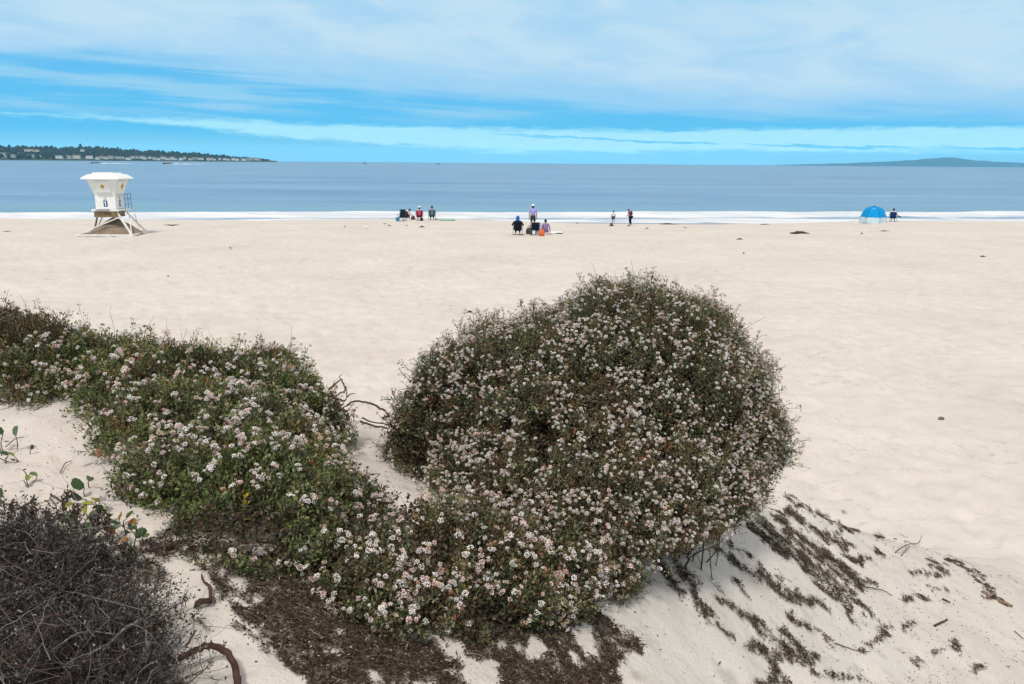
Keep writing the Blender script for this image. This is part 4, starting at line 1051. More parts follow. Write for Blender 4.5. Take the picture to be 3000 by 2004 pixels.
# ------------------------------------------------------------------ birds, wrack, boats
def build_small():
    white = mat('gull_white', (.74, .73, .70), .7, .06, 30); grey = mat('gull_grey', (.30, .30, .31), .7, .1, 30); brn = mat('gull_brown', (.12, .095, .075), .8, .3, 40)
    leg = mat('gull_leg', (.45, .28, .10), .6); bill = mat('gull_bill', (.55, .35, .05), .5)
    def gull(u, v, rz, body, wing, label, sc=1.0):
        p = at(u, v); t = empty('shorebird', p, rz, label, 'bird', 'birds on the beach'); t.scale = (sc,) * 3
        J = [(0, -.16, .20), (0, -.05, .22), (0, .09, .245), (0, .15, .31), (0, .18, .36)]
        skinned('body', J, [(0, 1), (1, 2), (2, 3), (3, 4)], [(.02, .02), (.075, .07), (.07, .07), (.035, .035), (.042, .042)], body, t, 1)
        for s in (-1, 1):
            MB().ball((s * .062, -.06, .235), (.02, .17, .05)).build('wing', wing, t, True)
            MB().tube([(s * .03, .0, .17), (s * .03, .01, .0)], .006, 5).tube([(s * .03, .01, .005), (s * .03, .06, .005)], .005, 4).build('leg', leg, t)
        MB().loft([[(-.04, -.16, .195), (.04, -.16, .195), (.04, -.16, .215), (-.04, -.16, .215)], [(-.05, -.29, .19), (.05, -.29, .19), (.05, -.29, .198), (-.05, -.29, .198)]]).build('tail', wing, t)
        MB().tube([(0, .215, .36), (0, .275, .35)], .013, 6, .004).build('bill', bill, t)
    gull(1073, 674, 1.2, white, white, 'white gull standing on open sand, largest of the birds', .85)
    gull(1011, 669, .2, brn, brn, 'small dark bird standing left of the white gull', .55)
    gull(1127, 660, 2.0, brn, brn, 'small brown bird left of the surf group, the farther of two side by side', .5)
    gull(1140, 666, 1.5, brn, brn, 'small brown bird left of the surf group, the nearer of two side by side', .55)
    gull(1191, 666, .8, grey, grey, 'grey bird on the sand nearer than the blue bucket', .6)
    gull(675, 731, 1.3, brn, brn, 'small dark bird alone in the middle of the empty sand', .38)
    gull(1896, 674, -1.2, grey, brn, 'grey brown bird to the right of the stooping person', .6)
    km = mat('kelp_brown', (.060, .043, .028), .6, .35, 12, .4)
    def kelp(u, v, w, hgt, label, seed, cat='kelp', name='kelp_clump'):
        p = at(u, v); rg = np.random.default_rng(seed)
        d = float(np.dot(np.array(p) - EYE, fwd)); W = w / F_PX * d
        n = max(10, int(26 * min(1, W)))
        P = np.empty((n, 7, 3)); s = np.linspace(-1, 1, 7)
        for i in range(n):
            cx, cy = rg.normal(0, W * .16), rg.normal(0, W * .12); L = W * rg.uniform(.12, .36); an = rg.normal(0, .35)
            P[i, :, 0] = cx + s * L * math.cos(an); P[i, :, 1] = cy + s * L * math.sin(an) + np.cumsum(rg.normal(0, .06 * L, 7))
            P[i, :, 2] = hgt * (.25 + rg.random() * .75) * (1 - s ** 2) * np.exp(-(cx / (W * .3)) ** 2) + rg.uniform(.0, .03)
        th = 1.0 if hgt > .07 else .45
        V, F = tubes(P, np.full(n, .035 * th * max(.5, min(1, W))), np.full(n, .018 * th), 5)
        V[:, 2] += ground(V[:, 0] + p.x, V[:, 1] + p.y) - p.z
        o = mobj(name, np_mesh(name, V, F, True), km); o.location = p
        tag(o, label, cat, 'washed up clumps on the beach')
    kelp(1958, 657.5, 46, .10, 'long dark kelp strand at the edge of the surf', 1)
    kelp(2342, 683.5, 54, .14, 'broad brown kelp heap on dry sand left of the tent', 2)
    kelp(1791, 663, 12, .34, 'dark rounded wrack lump at the feet of the child', 3)
    kelp(1842, 663.5, 8, .14, 'small wrack lump below the stooping person', 4)
    kelp(1236, 666, 16, .08, 'thin dark kelp strand in front of the red chair', 5)
    kelp(2167, 702, 20, .07, 'thin kelp strand on the open sand below the long surf strand', 6)
    kelp(1378, 916, 22, .05, 'dark flat wrack scrap on bare sand left of the round bush', 7)
    kelp(2179, 743, 6, .06, 'tiny dark wrack scrap above the round bush', 8)
    kelp(2879, 753, 14, .06, 'greyish wrack scrap far right on the open sand', 9)
    kelp(2525, 685, 6, .08, 'tiny dark scrap of wrack below the tent', 10)
    kelp(2590, 677, 26, .03, 'faint thin line of wrack below the blue chair', 11)
    kelp(500, 661, 38, .02, 'thin line of wrack right of the lifeguard tower', 13)
    kelp(20, 679, 30, .02, 'thin line of wrack at the far left of the beach', 14)
    kelp(2240, 658, 26, .06, 'thin wrack line on wet sand left of the tent', 15)
    kelp(1690, 655, 8, .08, 'small wrack scrap on wet sand left of the child', 16)
    kelp(1280, 643.5, 9, .10, 'small dark scrap beside the mint green towel', 17)
    kelp(2008, 668, 10, .05, 'small wrack scrap below the long surf strand', 18)
    kelp(493, 812, 7, .04, 'tiny grey wrack scrap low on the left sand', 19)
    # stone on the sand
    p = at(2757, 1229)
    bm = bmesh.new(); bmesh.ops.create_icosphere(bm, subdivisions=3, radius=1)
    for v in bm.verts:
        n = vnoise([v.co[:]], 1.7, 3)[0] + .5 * vnoise([v.co[:]], 4, 4)[0]
        v.co = Vector((v.co.x * .055, v.co.y * .045, v.co.z * .038)) * (.6 + .55 * n)
    me = bpy.data.meshes.new('stone'); bm.to_mesh(me); bm.free()
    for q in me.polygons: q.use_smooth = True
    o = mobj('stone', me, mat('stone_brown', (.16, .12, .09), .9, .4, 40, .2, .5)); o.location = p + Vector((0, 0, .015))
    tag(o, 'fist sized brown stone alone on the sand right of the round bush', 'stone')
    # motor boats with wakes
    hullm = mat('boat_hull_dark', (.05, .06, .08), .5); cabm = mat('boat_cabin_grey', (.35, .37, .40), .5); foam = mat('boat_wake_foam', (.85, .87, .9), .9, .05, .3)
    for (u, v, lab, cab, L) in ((283, 474.5, 'dark motor boat with a long white wake, left of the two', cabm, 13), (493, 477, 'motor boat with a short cabin and broken wake, right of the two', mat('boat_cabin_tan', (.4, .36, .33), .5), 12)):
        d = ray(u, v); t_ = (SEA_Z - EYE[2]) / d[2]; p = EYE + t_ * d
        hv = HORV + (u - CU) * math.tan(ROLL)
        dist = 1500.0; p = at_depth(u, hv + 7 / dist * F_PX, dist); p[2] = SEA_Z
        k = (dist / F_PX) * 30 / L   # thirty photo pixels long
        t = empty('motor_boat', p, math.pi + .1 - math.atan2(p[0], p[1]), lab, 'boat', 'motor boats off the headland'); t.scale = (k, k, k)
        st = [(-L / 2, .9, 1.0), (-L / 4, 1.5, 1.1), (L / 6, 1.6, 1.2), (L / 2.6, 1.0, 1.5), (L / 2, .12, 1.9)]
        MB().loft([[(x, -w, h), (x, -w * .6, -.3), (x, w * .6, -.3), (x, w, h)] for x, w, h in st]).build('hull', hullm, t)
        MB().loft([[(-2.5, -1.1, 1.1), (2.2, -1.1, 1.1), (2.2, 1.1, 1.1), (-2.5, 1.1, 1.1)], [(-2.2, -.9, 3.0), (1.2, -.9, 3.0), (1.2, .9, 3.0), (-2.2, .9, 3.0)]]).build('cabin', cab, t)
        MB().tube([(-.5, 0, 3.0), (-.5, 0, 5.2)], .12, 6).build('mast', cab, t)
        # the wake lies on the water behind the boat
        n = 40; x = np.linspace(L * .3, -L * 3.2, n); V = []
        for i, xx in enumerate(x):
            w = 1.2 + 2.2 * i / n; hgt = .55 * (1 - i / n) ** .5 * (1 if not (14 < i < 18 or 27 < i < 30) else .05) + .02
            V += [(xx, -w, -.05), (xx, -w * .5, hgt * k ** 0), (xx, w * .5, hgt), (xx, w, -.05)]
        F = grid_faces(n, 4)
        o = mobj('boat_wake', np_mesh('boat_wake', np.array(V), F, True), foam); o.location = p; o.rotation_euler = t.rotation_euler; o.scale = t.scale
        tag(o, 'white wake of foam trailing behind the motor boat', kind='structure')
    bm_ = mat('buoy_dark', (.05, .07, .09), .7)
    for (u, lab) in ((1068, 'tiny sailing boat on the horizon, the taller of two dots'), (1285, 'tiny low boat on the horizon left of the standing person')):
        p = far_pt(u, -2.2, 3000.); p[2] = SEA_Z
        t = empty('distant_boat', p, .3, lab, 'boat', 'boats on the horizon')
        hgt = 12 if u < 1100 else 3
        MB().loft([[(-7, -.8, 1.4), (-7, -.5, -.3), (-7, .5, -.3), (-7, .8, 1.4)], [(2, -1.6, 1.5), (2, -.9, -.4), (2, .9, -.4), (2, 1.6, 1.5)], [(8, -.1, 2.4), (7, -.1, 0), (7, .1, 0), (8, .1, 2.4)]]).build('hull', bm_, t)
        MB().tube([(0, 0, 1.4), (0, 0, 1.4 + hgt)], .6, 6, .3).build('mast', bm_, t)
build_small()
# ------------------------------------------------------------------ plants
LEAF_M = tint_mat('shrub_leaf', .5, .35, .28); FLOWER_M = tint_mat('flower_petal', .8, .1); TWIG_M = tint_mat('shrub_twig', .85, .15); LITTER_M = tint_mat('plant_litter_flake', .9, .15)

def unit(a): return a / (np.linalg.norm(a, axis=-1, keepdims=True) + 1e-9)

def leaf_mesh(P, D, L, W, col, rg, fold=.25, droop=.0):
    """rhombic folded leaves at P along D -> V, F, C"""
    n = len(P)
    rnd = unit(rg.normal(size=(n, 3)) + [0, 0, .9])
    S = unit(np.cross(D, rnd)); Nn = np.cross(S, D)
    mid = P + D * (L * .48)[:, None]
    a = P; b = mid + S * (W / 2)[:, None] + Nn * (W * fold)[:, None]; c = P + D * L[:, None] - np.array([0, 0, 1]) * (L * droop)[:, None]; d = mid - S * (W / 2)[:, None] + Nn * (W * fold)[:, None]
    V = np.stack([a, b, c, d], 1).reshape(-1, 3)
    i = np.arange(n)[:, None] * 4
    F = np.concatenate([i + [0, 1, 2], i + [0, 2, 3]], 0)
    return V, F, np.repeat(col, 4, 0)

def pal_pick(P, pal, wts, rg, sc=2.2, seed=0, patch=1.2):
    """per-point colour from a palette, in patches"""
    n = len(P); pal = np.array(pal, float)
    g = np.stack([patch * 2.2 * (vnoise(P, sc, seed + 7 * k) - .5) for k in range(len(pal))], 1) + np.log(np.array(wts))[None] + rg.gumbel(size=(n, len(pal))) * .75
    c = pal[g.argmax(1)]
    return c * rg.uniform(.7, 1.35, n)[:, None]

# flower head: a ball of little florets
def head_template(seed):
    rg = np.random.default_rng(seed)
    V, F, C = [], [], []
    octv = np.array([(1, 0, 0), (-1, 0, 0), (0, 1, 0), (0, -1, 0), (0, 0, 1), (0, 0, -1)], float)
    octf = np.array([(0, 2, 4), (2, 1, 4), (1, 3, 4), (3, 0, 4), (2, 0, 5), (1, 2, 5), (3, 1, 5), (0, 3, 5)])
    n, flat, cover, dry = [(26, .8, 1.55, 0), (22, .55, 1.25, 0), (15, .75, 1.4, 0), (24, .9, 1.7, 0), (17, .6, 1.2, .25), (15, .7, 1.5, .8), (20, .65, 1.35, 0), (12, .8, 1.6, .1)][seed]
    for i in range(n):
        z = 1 - cover * (i + .5) / n; a = i * 2.39996 + rg.normal(0, .2)
        p = np.array([math.sqrt(max(0, 1 - z * z)) * math.cos(a), math.sqrt(max(0, 1 - z * z)) * math.sin(a) * rg.uniform(.85, 1.0), z * flat])
        p = p * rg.uniform(.62, 1.04)
        q = octv * rg.uniform(.19, .32) * (1 if n > 18 else 1.12)
        q = q @ np.linalg.qr(rg.normal(size=(3, 3)))[0]
        F.append(octf + 6 * len(V)); V.append(p + q)
        t = rg.random()
        base = np.array([.84, .80, .78]) if t < .68 else np.array([.80, .69, .68]) if t < .86 else np.array([.58, .49, .40])
        if rg.random() < dry: base = np.array([.33, .19, .12]) if t < .7 else np.array([.45, .33, .24])
        C.append(np.tile(base * rg.uniform(.82, 1.08), (6, 1)))
    return np.concatenate(V), np.concatenate(F), np.concatenate(C)
HEADS = [head_template(s) for s in range(8)]
HEAD_W = [.22, .17, .13, .17, .08, .06, .12, .05]

def rot_to(D, rg):
    """rotation matrices whose z axis is D"""
    n = len(D); x = unit(np.cross(D, rg.normal(size=(n, 3)))); y = np.cross(D, x)
    return np.stack([x, y, D], -1)

def flowers_mesh(P, D, rad, rg, shade):
    V, F, C = [], [], []
    M = rot_to(D, rg); k = rg.choice(len(HEADS), len(P), p=HEAD_W); off = 0
    for j, (v, f, c) in enumerate(HEADS):
        idx = np.where(k == j)[0]
        if not len(idx): continue
        q = np.einsum('nij,vj->nvi', M[idx], v) * rad[idx][:, None, None] + P[idx][:, None, :]
        V.append(q.reshape(-1, 3)); F.append((f[None] + (off + np.arange(len(idx)) * len(v))[:, None, None]).reshape(-1, 3)); off += len(idx) * len(v)
        C.append((c[None] * shade[idx][:, None, :]).reshape(-1, 3))
    return np.concatenate(V), np.concatenate(F), np.concatenate(C)

def lobe_px(u, v, d, ru, rv, depth=1.0):
    """ellipsoid lobe: centre pixel and depth, half width and half height in photo pixels"""
    c = at_depth(u, v, d); k = d / F_PX
    return (c, np.array([ru * k, ru * k * depth, rv * k]))

def lobe_gd(u, v, r, h, sink=.0):
    """low lobe standing on the sand where the pixel meets it"""
    p = hit(u, v, False)[0]
    return (np.array([p[0], p[1], p[2] - sink]), np.array([r, r, h]))

def sample_lobes(lobes, n, rg, lump=.08):
    C = np.array([l[0] for l in lobes]); A = np.array([l[1] for l in lobes])
    w = A[:, 0] * A[:, 1] + A[:, 1] * A[:, 2] + A[:, 0] * A[:, 2]; w = w / w.sum()
    P, Nn = [], []
    got = 0
    while got < n:
        k = rg.choice(len(lobes), 4 * n, p=w); d = unit(rg.normal(size=(4 * n, 3)))
        p = C[k] + d * A[k]; nn = unit(d / A[k])
        f = (((p[:, None] - C[None]) / A[None]) ** 2).sum(-1)
        f[np.arange(len(k)), k] = 9
        g = ground(p[:, 0], p[:, 1], False)
        ok = (f.min(1) > .93) & (p[:, 2] > g + .015) & (nn[:, 2] > -.55)
        P.append(p[ok]); Nn.append(nn[ok]); got += ok.sum()
    P = np.concatenate(P)[:n]; Nn = np.concatenate(Nn)[:n]
    disp = lump * (2.0 * (vnoise(P, 3.2, 61) - .5) + 1.1 * (vnoise(P, 8.5, 62) - .5)) 
    return P + Nn * disp[:, None], Nn

def shrub(name, label, cat, lobes, seed, n_shoot, leaves, leaf_len, leaf_w, pal, wts, n_flower=0, head_r=(.011, .016), shoot_len=.13, lump=.09, spread=.45, up=.45,
          twig_col=(.075, .05, .036), n_branch=260, sprigs=0, group=None, dead_patch=0.0, inner=.45, pink=0.15, fl_thresh=.42, hole=0.0, core=0):
    rg = np.random.default_rng(seed)
    org = np.mean([l[0] for l in lobes], 0); org[2] = ground(org[0], org[1], False)[0]
    T, Nn = sample_lobes(lobes, n_shoot, rg, lump)
    if hole > 0:
        keep = vnoise(T, 4.2, seed + 90) > hole; T, Nn = T[keep], Nn[keep]
    n = len(T)
    D = unit(Nn * .8 + np.array([0, 0, up]) + rg.normal(size=(n, 3)) * .38)
    T = T + Nn * (rg.random(n) ** 3 * .05)[:, None]
    out = rg.random(n) < .055
    T[out] += (Nn[out] * .6 + D[out] * .6) * rg.uniform(.03, .11, out.sum())[:, None]
    inn = (rg.random(n) < inner) & ~out
    T[inn] -= Nn[inn] * rg.uniform(.03, .22, inn.sum())[:, None]
    SL = shoot_len * rg.uniform(.6, 1.35, n) * np.where(out, 1.5, 1)
    root = empty(name, org, 0, label, cat, group)
    # leaves along the shoots
    k = leaves
    s = rg.random((n, k)) ** 1.3
    base = T[:, None] - D[:, None] * (s * SL[:, None])[..., None]
    perp = rg.normal(size=(n, k, 3)); perp -= (perp * D[:, None]).sum(-1, keepdims=True) * D[:, None]; perp = unit(perp)
    base = base + perp * (.006 + .012 * rg.random((n, k, 1)))
    LD = unit(D[:, None] * .55 + perp * (spread + .6 * s[..., None]) + np.array([0, 0, .12]) + rg.normal(size=(n, k, 3)) * .2)
    base = base.reshape(-1, 3); LD = LD.reshape(-1, 3); m = len(base)
    g = ground(base[:, 0], base[:, 1], False)
    ok = base[:, 2] > g + .004
    sh_id = np.repeat(np.arange(n), k)[ok]; base = base[ok]; LD = LD[ok]; m = len(base)
    col = pal_pick(T, pal, wts, rg, 3.0, seed)[sh_id] * rg.uniform(.75, 1.3, m)[:, None]
    odd = rg.random(m) < .22
    col[odd] = pal_pick(base[odd], pal, wts, rg, 2.0, seed + 3)
    L = rg.uniform(*leaf_len, m); W = L * rg.uniform(*leaf_w, m)
    V, F, C = leaf_mesh(base, LD, L, W, col, rg)
    mobj('foliage', np_mesh('foliage', V - org, F, False, C), LEAF_M, root)
    if core:
        # older brown leaves held on the wood inside
        ci, cn = sample_lobes([(c_, a_ * rg.uniform(.80, .89)) for c_, a_ in lobes], core, rg, lump)
        kk = 16; cp = np.repeat(ci, kk, 0) + rg.normal(0, .035, (core * kk, 3)); mq = len(cp)
        cc = np.array([(.085, .060, .040), (.070, .072, .040), (.12, .078, .050), (.055, .050, .034)])[rg.choice(4, mq)] * rg.uniform(.7, 1.3, mq)[:, None]
        V, F, C = leaf_mesh(cp, unit(rg.normal(size=(mq, 3))), rg.uniform(.020, .034, mq), rg.uniform(.012, .020, mq), cc, rg)
        mobj('inner_foliage', np_mesh('inner_foliage', V - org, F, False, C), LEAF_M, root)
    # shoots and branches
    nb = min(n, n_branch); idx = rg.choice(n, nb, replace=False)
    foot = org + np.c_[rg.normal(0, .12, nb), rg.normal(0, .12, nb), np.zeros(nb)]
    tip = T[idx]
    lo = np.array([l[0] for l in lobes]); near = ((tip[:, None] - lo[None]) ** 2).sum(-1).argmin(1)
    foot = lo[near] * np.array([1, 1, 0]) + np.c_[rg.normal(0, .08, nb), rg.normal(0, .08, nb), np.zeros(nb)]
    foot[:, 2] = ground(foot[:, 0], foot[:, 1], False) - .02
    q = np.linspace(0, 1, 7)[None, :, None]
    BP = foot[:, None] * (1 - q) + tip[:, None] * q
    BP[..., 2] += (np.sin(q[..., 0] * np.pi) * .10) * np.linalg.norm(tip - foot, axis=1)[:, None] * rg.uniform(-.5, .8, nb)[:, None]
    BP[:, 1:-1] += rg.normal(size=(nb, 5, 3)) * .018
    V1, F1 = tubes(BP, rg.uniform(.003, .007, nb), np.full(nb, .0012), 4)
    q2 = np.array([0, .5, 1.0])[None, :, None]
    S0 = T - D * SL[:, None] * 1.25; SP = S0[:, None] * (1 - q2) + (T + D * .012)[:, None] * q2; SP[:, 1] += rg.normal(size=(n, 3)) * .006
    V2, F2 = tubes(SP, np.full(n, .0017), np.full(n, .0009), 3)
    tc = np.array(twig_col)
    Cc = np.concatenate([np.repeat(tc[None] * rg.uniform(.6, 1.5, nb)[:, None], 28, 0), np.repeat(tc[None] * rg.uniform(.6, 1.6, n)[:, None], 9, 0)])
    mobj('stem', np_mesh('stem', np.concatenate([V1, V2]) - org, np.concatenate([F1, F2 + len(V1)]), False, Cc), TWIG_M, root)
    if n_flower:
        w = sstep(fl_thresh, fl_thresh + .30, vnoise(T, 2.6, seed + 40) * .55 + vnoise(T, 6.5, seed + 41) * .45) + .05
        w = w * (~inn) * (Nn[:, 2] > -.35); w /= w.sum()
        nc = int(n_flower / 2.1); idx = rg.choice(n, nc, p=w); idx = np.concatenate([idx, rg.choice(idx, n_flower - nc)])
        fd = unit(D[idx] + rg.normal(size=(n_flower, 3)) * .5 + [0, 0, .3])
        st = rg.uniform(.02, .055, n_flower)
        fp = T[idx] + fd * st[:, None] + rg.normal(size=(n_flower, 3)) * .010
        g = ground(fp[:, 0], fp[:, 1], False); fp[:, 2] = np.maximum(fp[:, 2], g + .02)
        rad = (head_r[0] + (head_r[1] - head_r[0]) * rg.random(n_flower) ** 1.4) * np.where(rg.random(n_flower) < .2, .7, 1)
        sh = np.ones((n_flower, 3)) * rg.uniform(.82, 1.10, n_flower)[:, None]
        pk = rg.random(n_flower) < pink
        sh[pk] *= np.array([1.02, .80, .82]); old = rg.random(n_flower) < .14; sh[old] *= np.array([.80, .66, .52])
        V, F = tubes(np.stack([T[idx] - D[idx] * .02, (T[idx] + fp) / 2 + rg.normal(size=(n_flower, 3)) * .003, fp], 1), np.full(n_flower, .0014), np.full(n_flower, .0011), 3)
        fs_ = mobj('flower_stalk', np_mesh('flower_stalk', V - org, F, False, np.repeat((np.array([.16, .15, .08])[None] * rg.uniform(.6, 1.4, n_flower)[:, None]), 9, 0)), TWIG_M, root); fs_['kind'] = 'stuff'
        # the hundred that show largest are parts of their own
        to = EYE - fp; dist = np.linalg.norm(to, axis=1)
        vis = rad / dist * np.where((unit(to) * Nn[idx]).sum(1) > .25, 1, .2)
        uu, vv, zz = project(fp); vis = vis * ((uu > 20) & (uu < 2980) & (vv < 1985))
        big = np.argsort(-vis)[:100]; rest = np.setdiff1d(np.arange(n_flower), big)
        V, F, C = flowers_mesh(fp[rest], fd[rest], rad[rest], rg, sh[rest])
        o = mobj('blossom', np_mesh('blossom', V - org, F, False, C), FLOWER_M, root); o['kind'] = 'stuff'
        mes = [np_mesh('flower_head', v, f, False, c) for v, f, c in HEADS]
        mes += [np_mesh('flower_head', v, f, False, c * np.array([1.0, .78, .80])) for v, f, c in HEADS]
        M = rot_to(fd[big], rg)
        for q_, i in enumerate(big):
            me = mes[rg.choice(8, p=HEAD_W) + (8 if pk[i] else 0)]
            if not me.materials: me.materials.append(FLOWER_M)
            h = bpy.data.objects.new('flower_head', me); link(h, root)
            R3 = Matrix([list(r) for r in M[q_]]).to_4x4()
            h.matrix_local = Matrix.Translation(Vector(fp[i] - org)) @ R3 @ Matrix.Scale(float(rad[i]), 4)
    if sprigs:
        idx = rg.choice(np.where(Nn[:, 2] > .3)[0], sprigs)
        k = 6; t = np.linspace(0, 1, k)[None, :, None]
        L = rg.uniform(.08, .20, sprigs)
        d = unit(Nn[idx] * .6 + rg.normal(size=(sprigs, 3)) * .35 + [0, 0, .7])
        Pq = T[idx][:, None] + d[:, None] * (t * L[:, None, None]) + np.cumsum(rg.normal(size=(sprigs, k, 3)) * .006, 1)
        V, F = tubes(Pq, np.full(sprigs, .0016), np.full(sprigs, .0008), 3)
        o = mobj('dry_sprig', np_mesh('dry_sprig', V - org, F, False, np.tile([.10, .075, .055], (len(V), 1))), TWIG_M, root); o['kind'] = 'stuff'
    return root, T, Nn

GREEN = [(0.125, 0.15, 0.062), (0.178, 0.192, 0.087), (0.087, 0.114, 0.056), (0.229, 0.229, 0.132), (0.271, 0.209, 0.104), (0.195, 0.12, 0.07), (0.314, 0.132, 0.072), (0.355, 0.334, 0.251), (0.6, 0.39, 0.042)]
def build_shrubs():
    # big rounded bush
    lob = [lobe_px(1868, 1232, 5.65, 388, 384, .95), lobe_px(1600, 1270, 5.5, 365, 335, .95), lobe_px(1395, 1310, 5.4, 200, 265, 1.0), lobe_px(2045, 1250, 5.6, 215, 310, 1.1), lobe_px(1700, 1420, 5.05, 430, 215, .8), lobe_px(2000, 1440, 5.1, 215, 150, .8), lobe_px(1300, 1300, 5.3, 130, 240, 1.0)]
    shrub('flowering_bush', 'large rounded buckwheat bush crowded with small pinkish white flower heads', 'bush', lob, 11, 15000, 30, (.011, .021), (.36, .58), GREEN, [1.0, 1.1, .9, 1.0, .9, .7, .28, .55, .012],
          11000, (.0075, .0120), .14, .13, sprigs=55, n_branch=520, inner=.40, fl_thresh=.22, core=8000, hole=.19)
    # low shrub in front, spilling down the dune
    lob = [lobe_gd(u, v, r, h) for u, v, r, h in [(1010, 1655, .20, .16), (1130, 1680, .28, .20), (1265, 1655, .36, .25), (1400, 1660, .42, .28), (1560, 1660, .40, .27), (1030, 1560, .18, .11), (1130, 1590, .22, .14), (960, 1610, .16, .11), (1690, 1640, .34, .26), (1200, 1770, .22, .16), (1050, 1750, .22, .16), (1340, 1770, .25, .18), (1480, 1765, .28, .20), (1600, 1745, .26, .18), (1130, 1830, .12, .08), (1370, 1850, .09, .09)]]
    shrub('low_flowering_shrub', 'low straggling flowering shrub on the slope in front of the large rounded bush', 'shrub', lob, 21, 4600, 22, (.013, .025), (.36, .58), GREEN, [1.2, 1.1, 1.0, .7, .8, .5, .25, .3, .03],
          1150, (.0095, .0165), .12, .09, n_branch=300, inner=.38, sprigs=14, hole=.35, pink=.22, fl_thresh=.20, core=900)
    # left spreading shrub
    G2 = [(0.125, 0.174, 0.056), (0.184, 0.217, 0.077), (0.089, 0.127, 0.051), (0.236, 0.247, 0.125), (0.273, 0.228, 0.095), (0.191, 0.117, 0.067), (0.316, 0.136, 0.067), (0.353, 0.338, 0.243), (0.6, 0.412, 0.03)]
    lob = [lobe_gd(u, v, r, h) for u, v, r, h in [(40, 1125, .26, .26), (190, 1120, .34, .30), (340, 1130, .40, .30), (480, 1155, .46, .32), (610, 1165, .46, .33), (740, 1190, .46, .37), (830, 1245, .38, .34), (560, 1290, .42, .28), (700, 1330, .44, .30), (800, 1390, .40, .30), (445, 1270, .26, .20), (330, 1200, .20, .14), (925, 1400, .20, .17), (640, 1450, .36, .28), (780, 1500, .38, .28), (520, 1440, .26, .20), (870, 1510, .28, .23), (680, 1570, .28, .22), (820, 1600, .28, .20), (110, 1165, .15, .10), (905, 1350, .15, .10), (985, 1430, .13, .07), (1060, 1490, .15, .07), (900, 1265, .16, .12)]]
    shrub('spreading_flowering_shrub', 'green spreading shrub with pale pink flower heads over the left dune crest', 'shrub', lob, 31, 7600, 22, (.015, .028), (.38, .6), G2, [1.3, 1.5, .9, .9, .8, .35, .18, .3, .035],
          1900, (.0098, .0170), .12, .09, n_branch=420, inner=.36, sprigs=90, hole=.30, pink=.25, fl_thresh=.20, core=1500)
    # brownish shrub behind it at the left edge
    G3 = [(.10, .090, .040), (.14, .12, .052), (.16, .115, .065), (.09, .062, .042), (.075, .095, .042), (.21, .15, .07)]
    lob = [lobe_gd(5, 1110, .34, .50), lobe_gd(115, 1112, .30, .43), lobe_gd(-90, 1110, .40, .52)]
    shrub('brown_green_shrub', 'dense brownish green shrub without flowers at the left edge of the dune crest', 'shrub', lob, 41, 2300, 26, (.013, .024), (.32, .5), G3, [1, 1, 1, .8, .8, .5], 0, n_branch=160, shoot_len=.14, lump=.05, up=.9, sprigs=20)
build_shrubs()

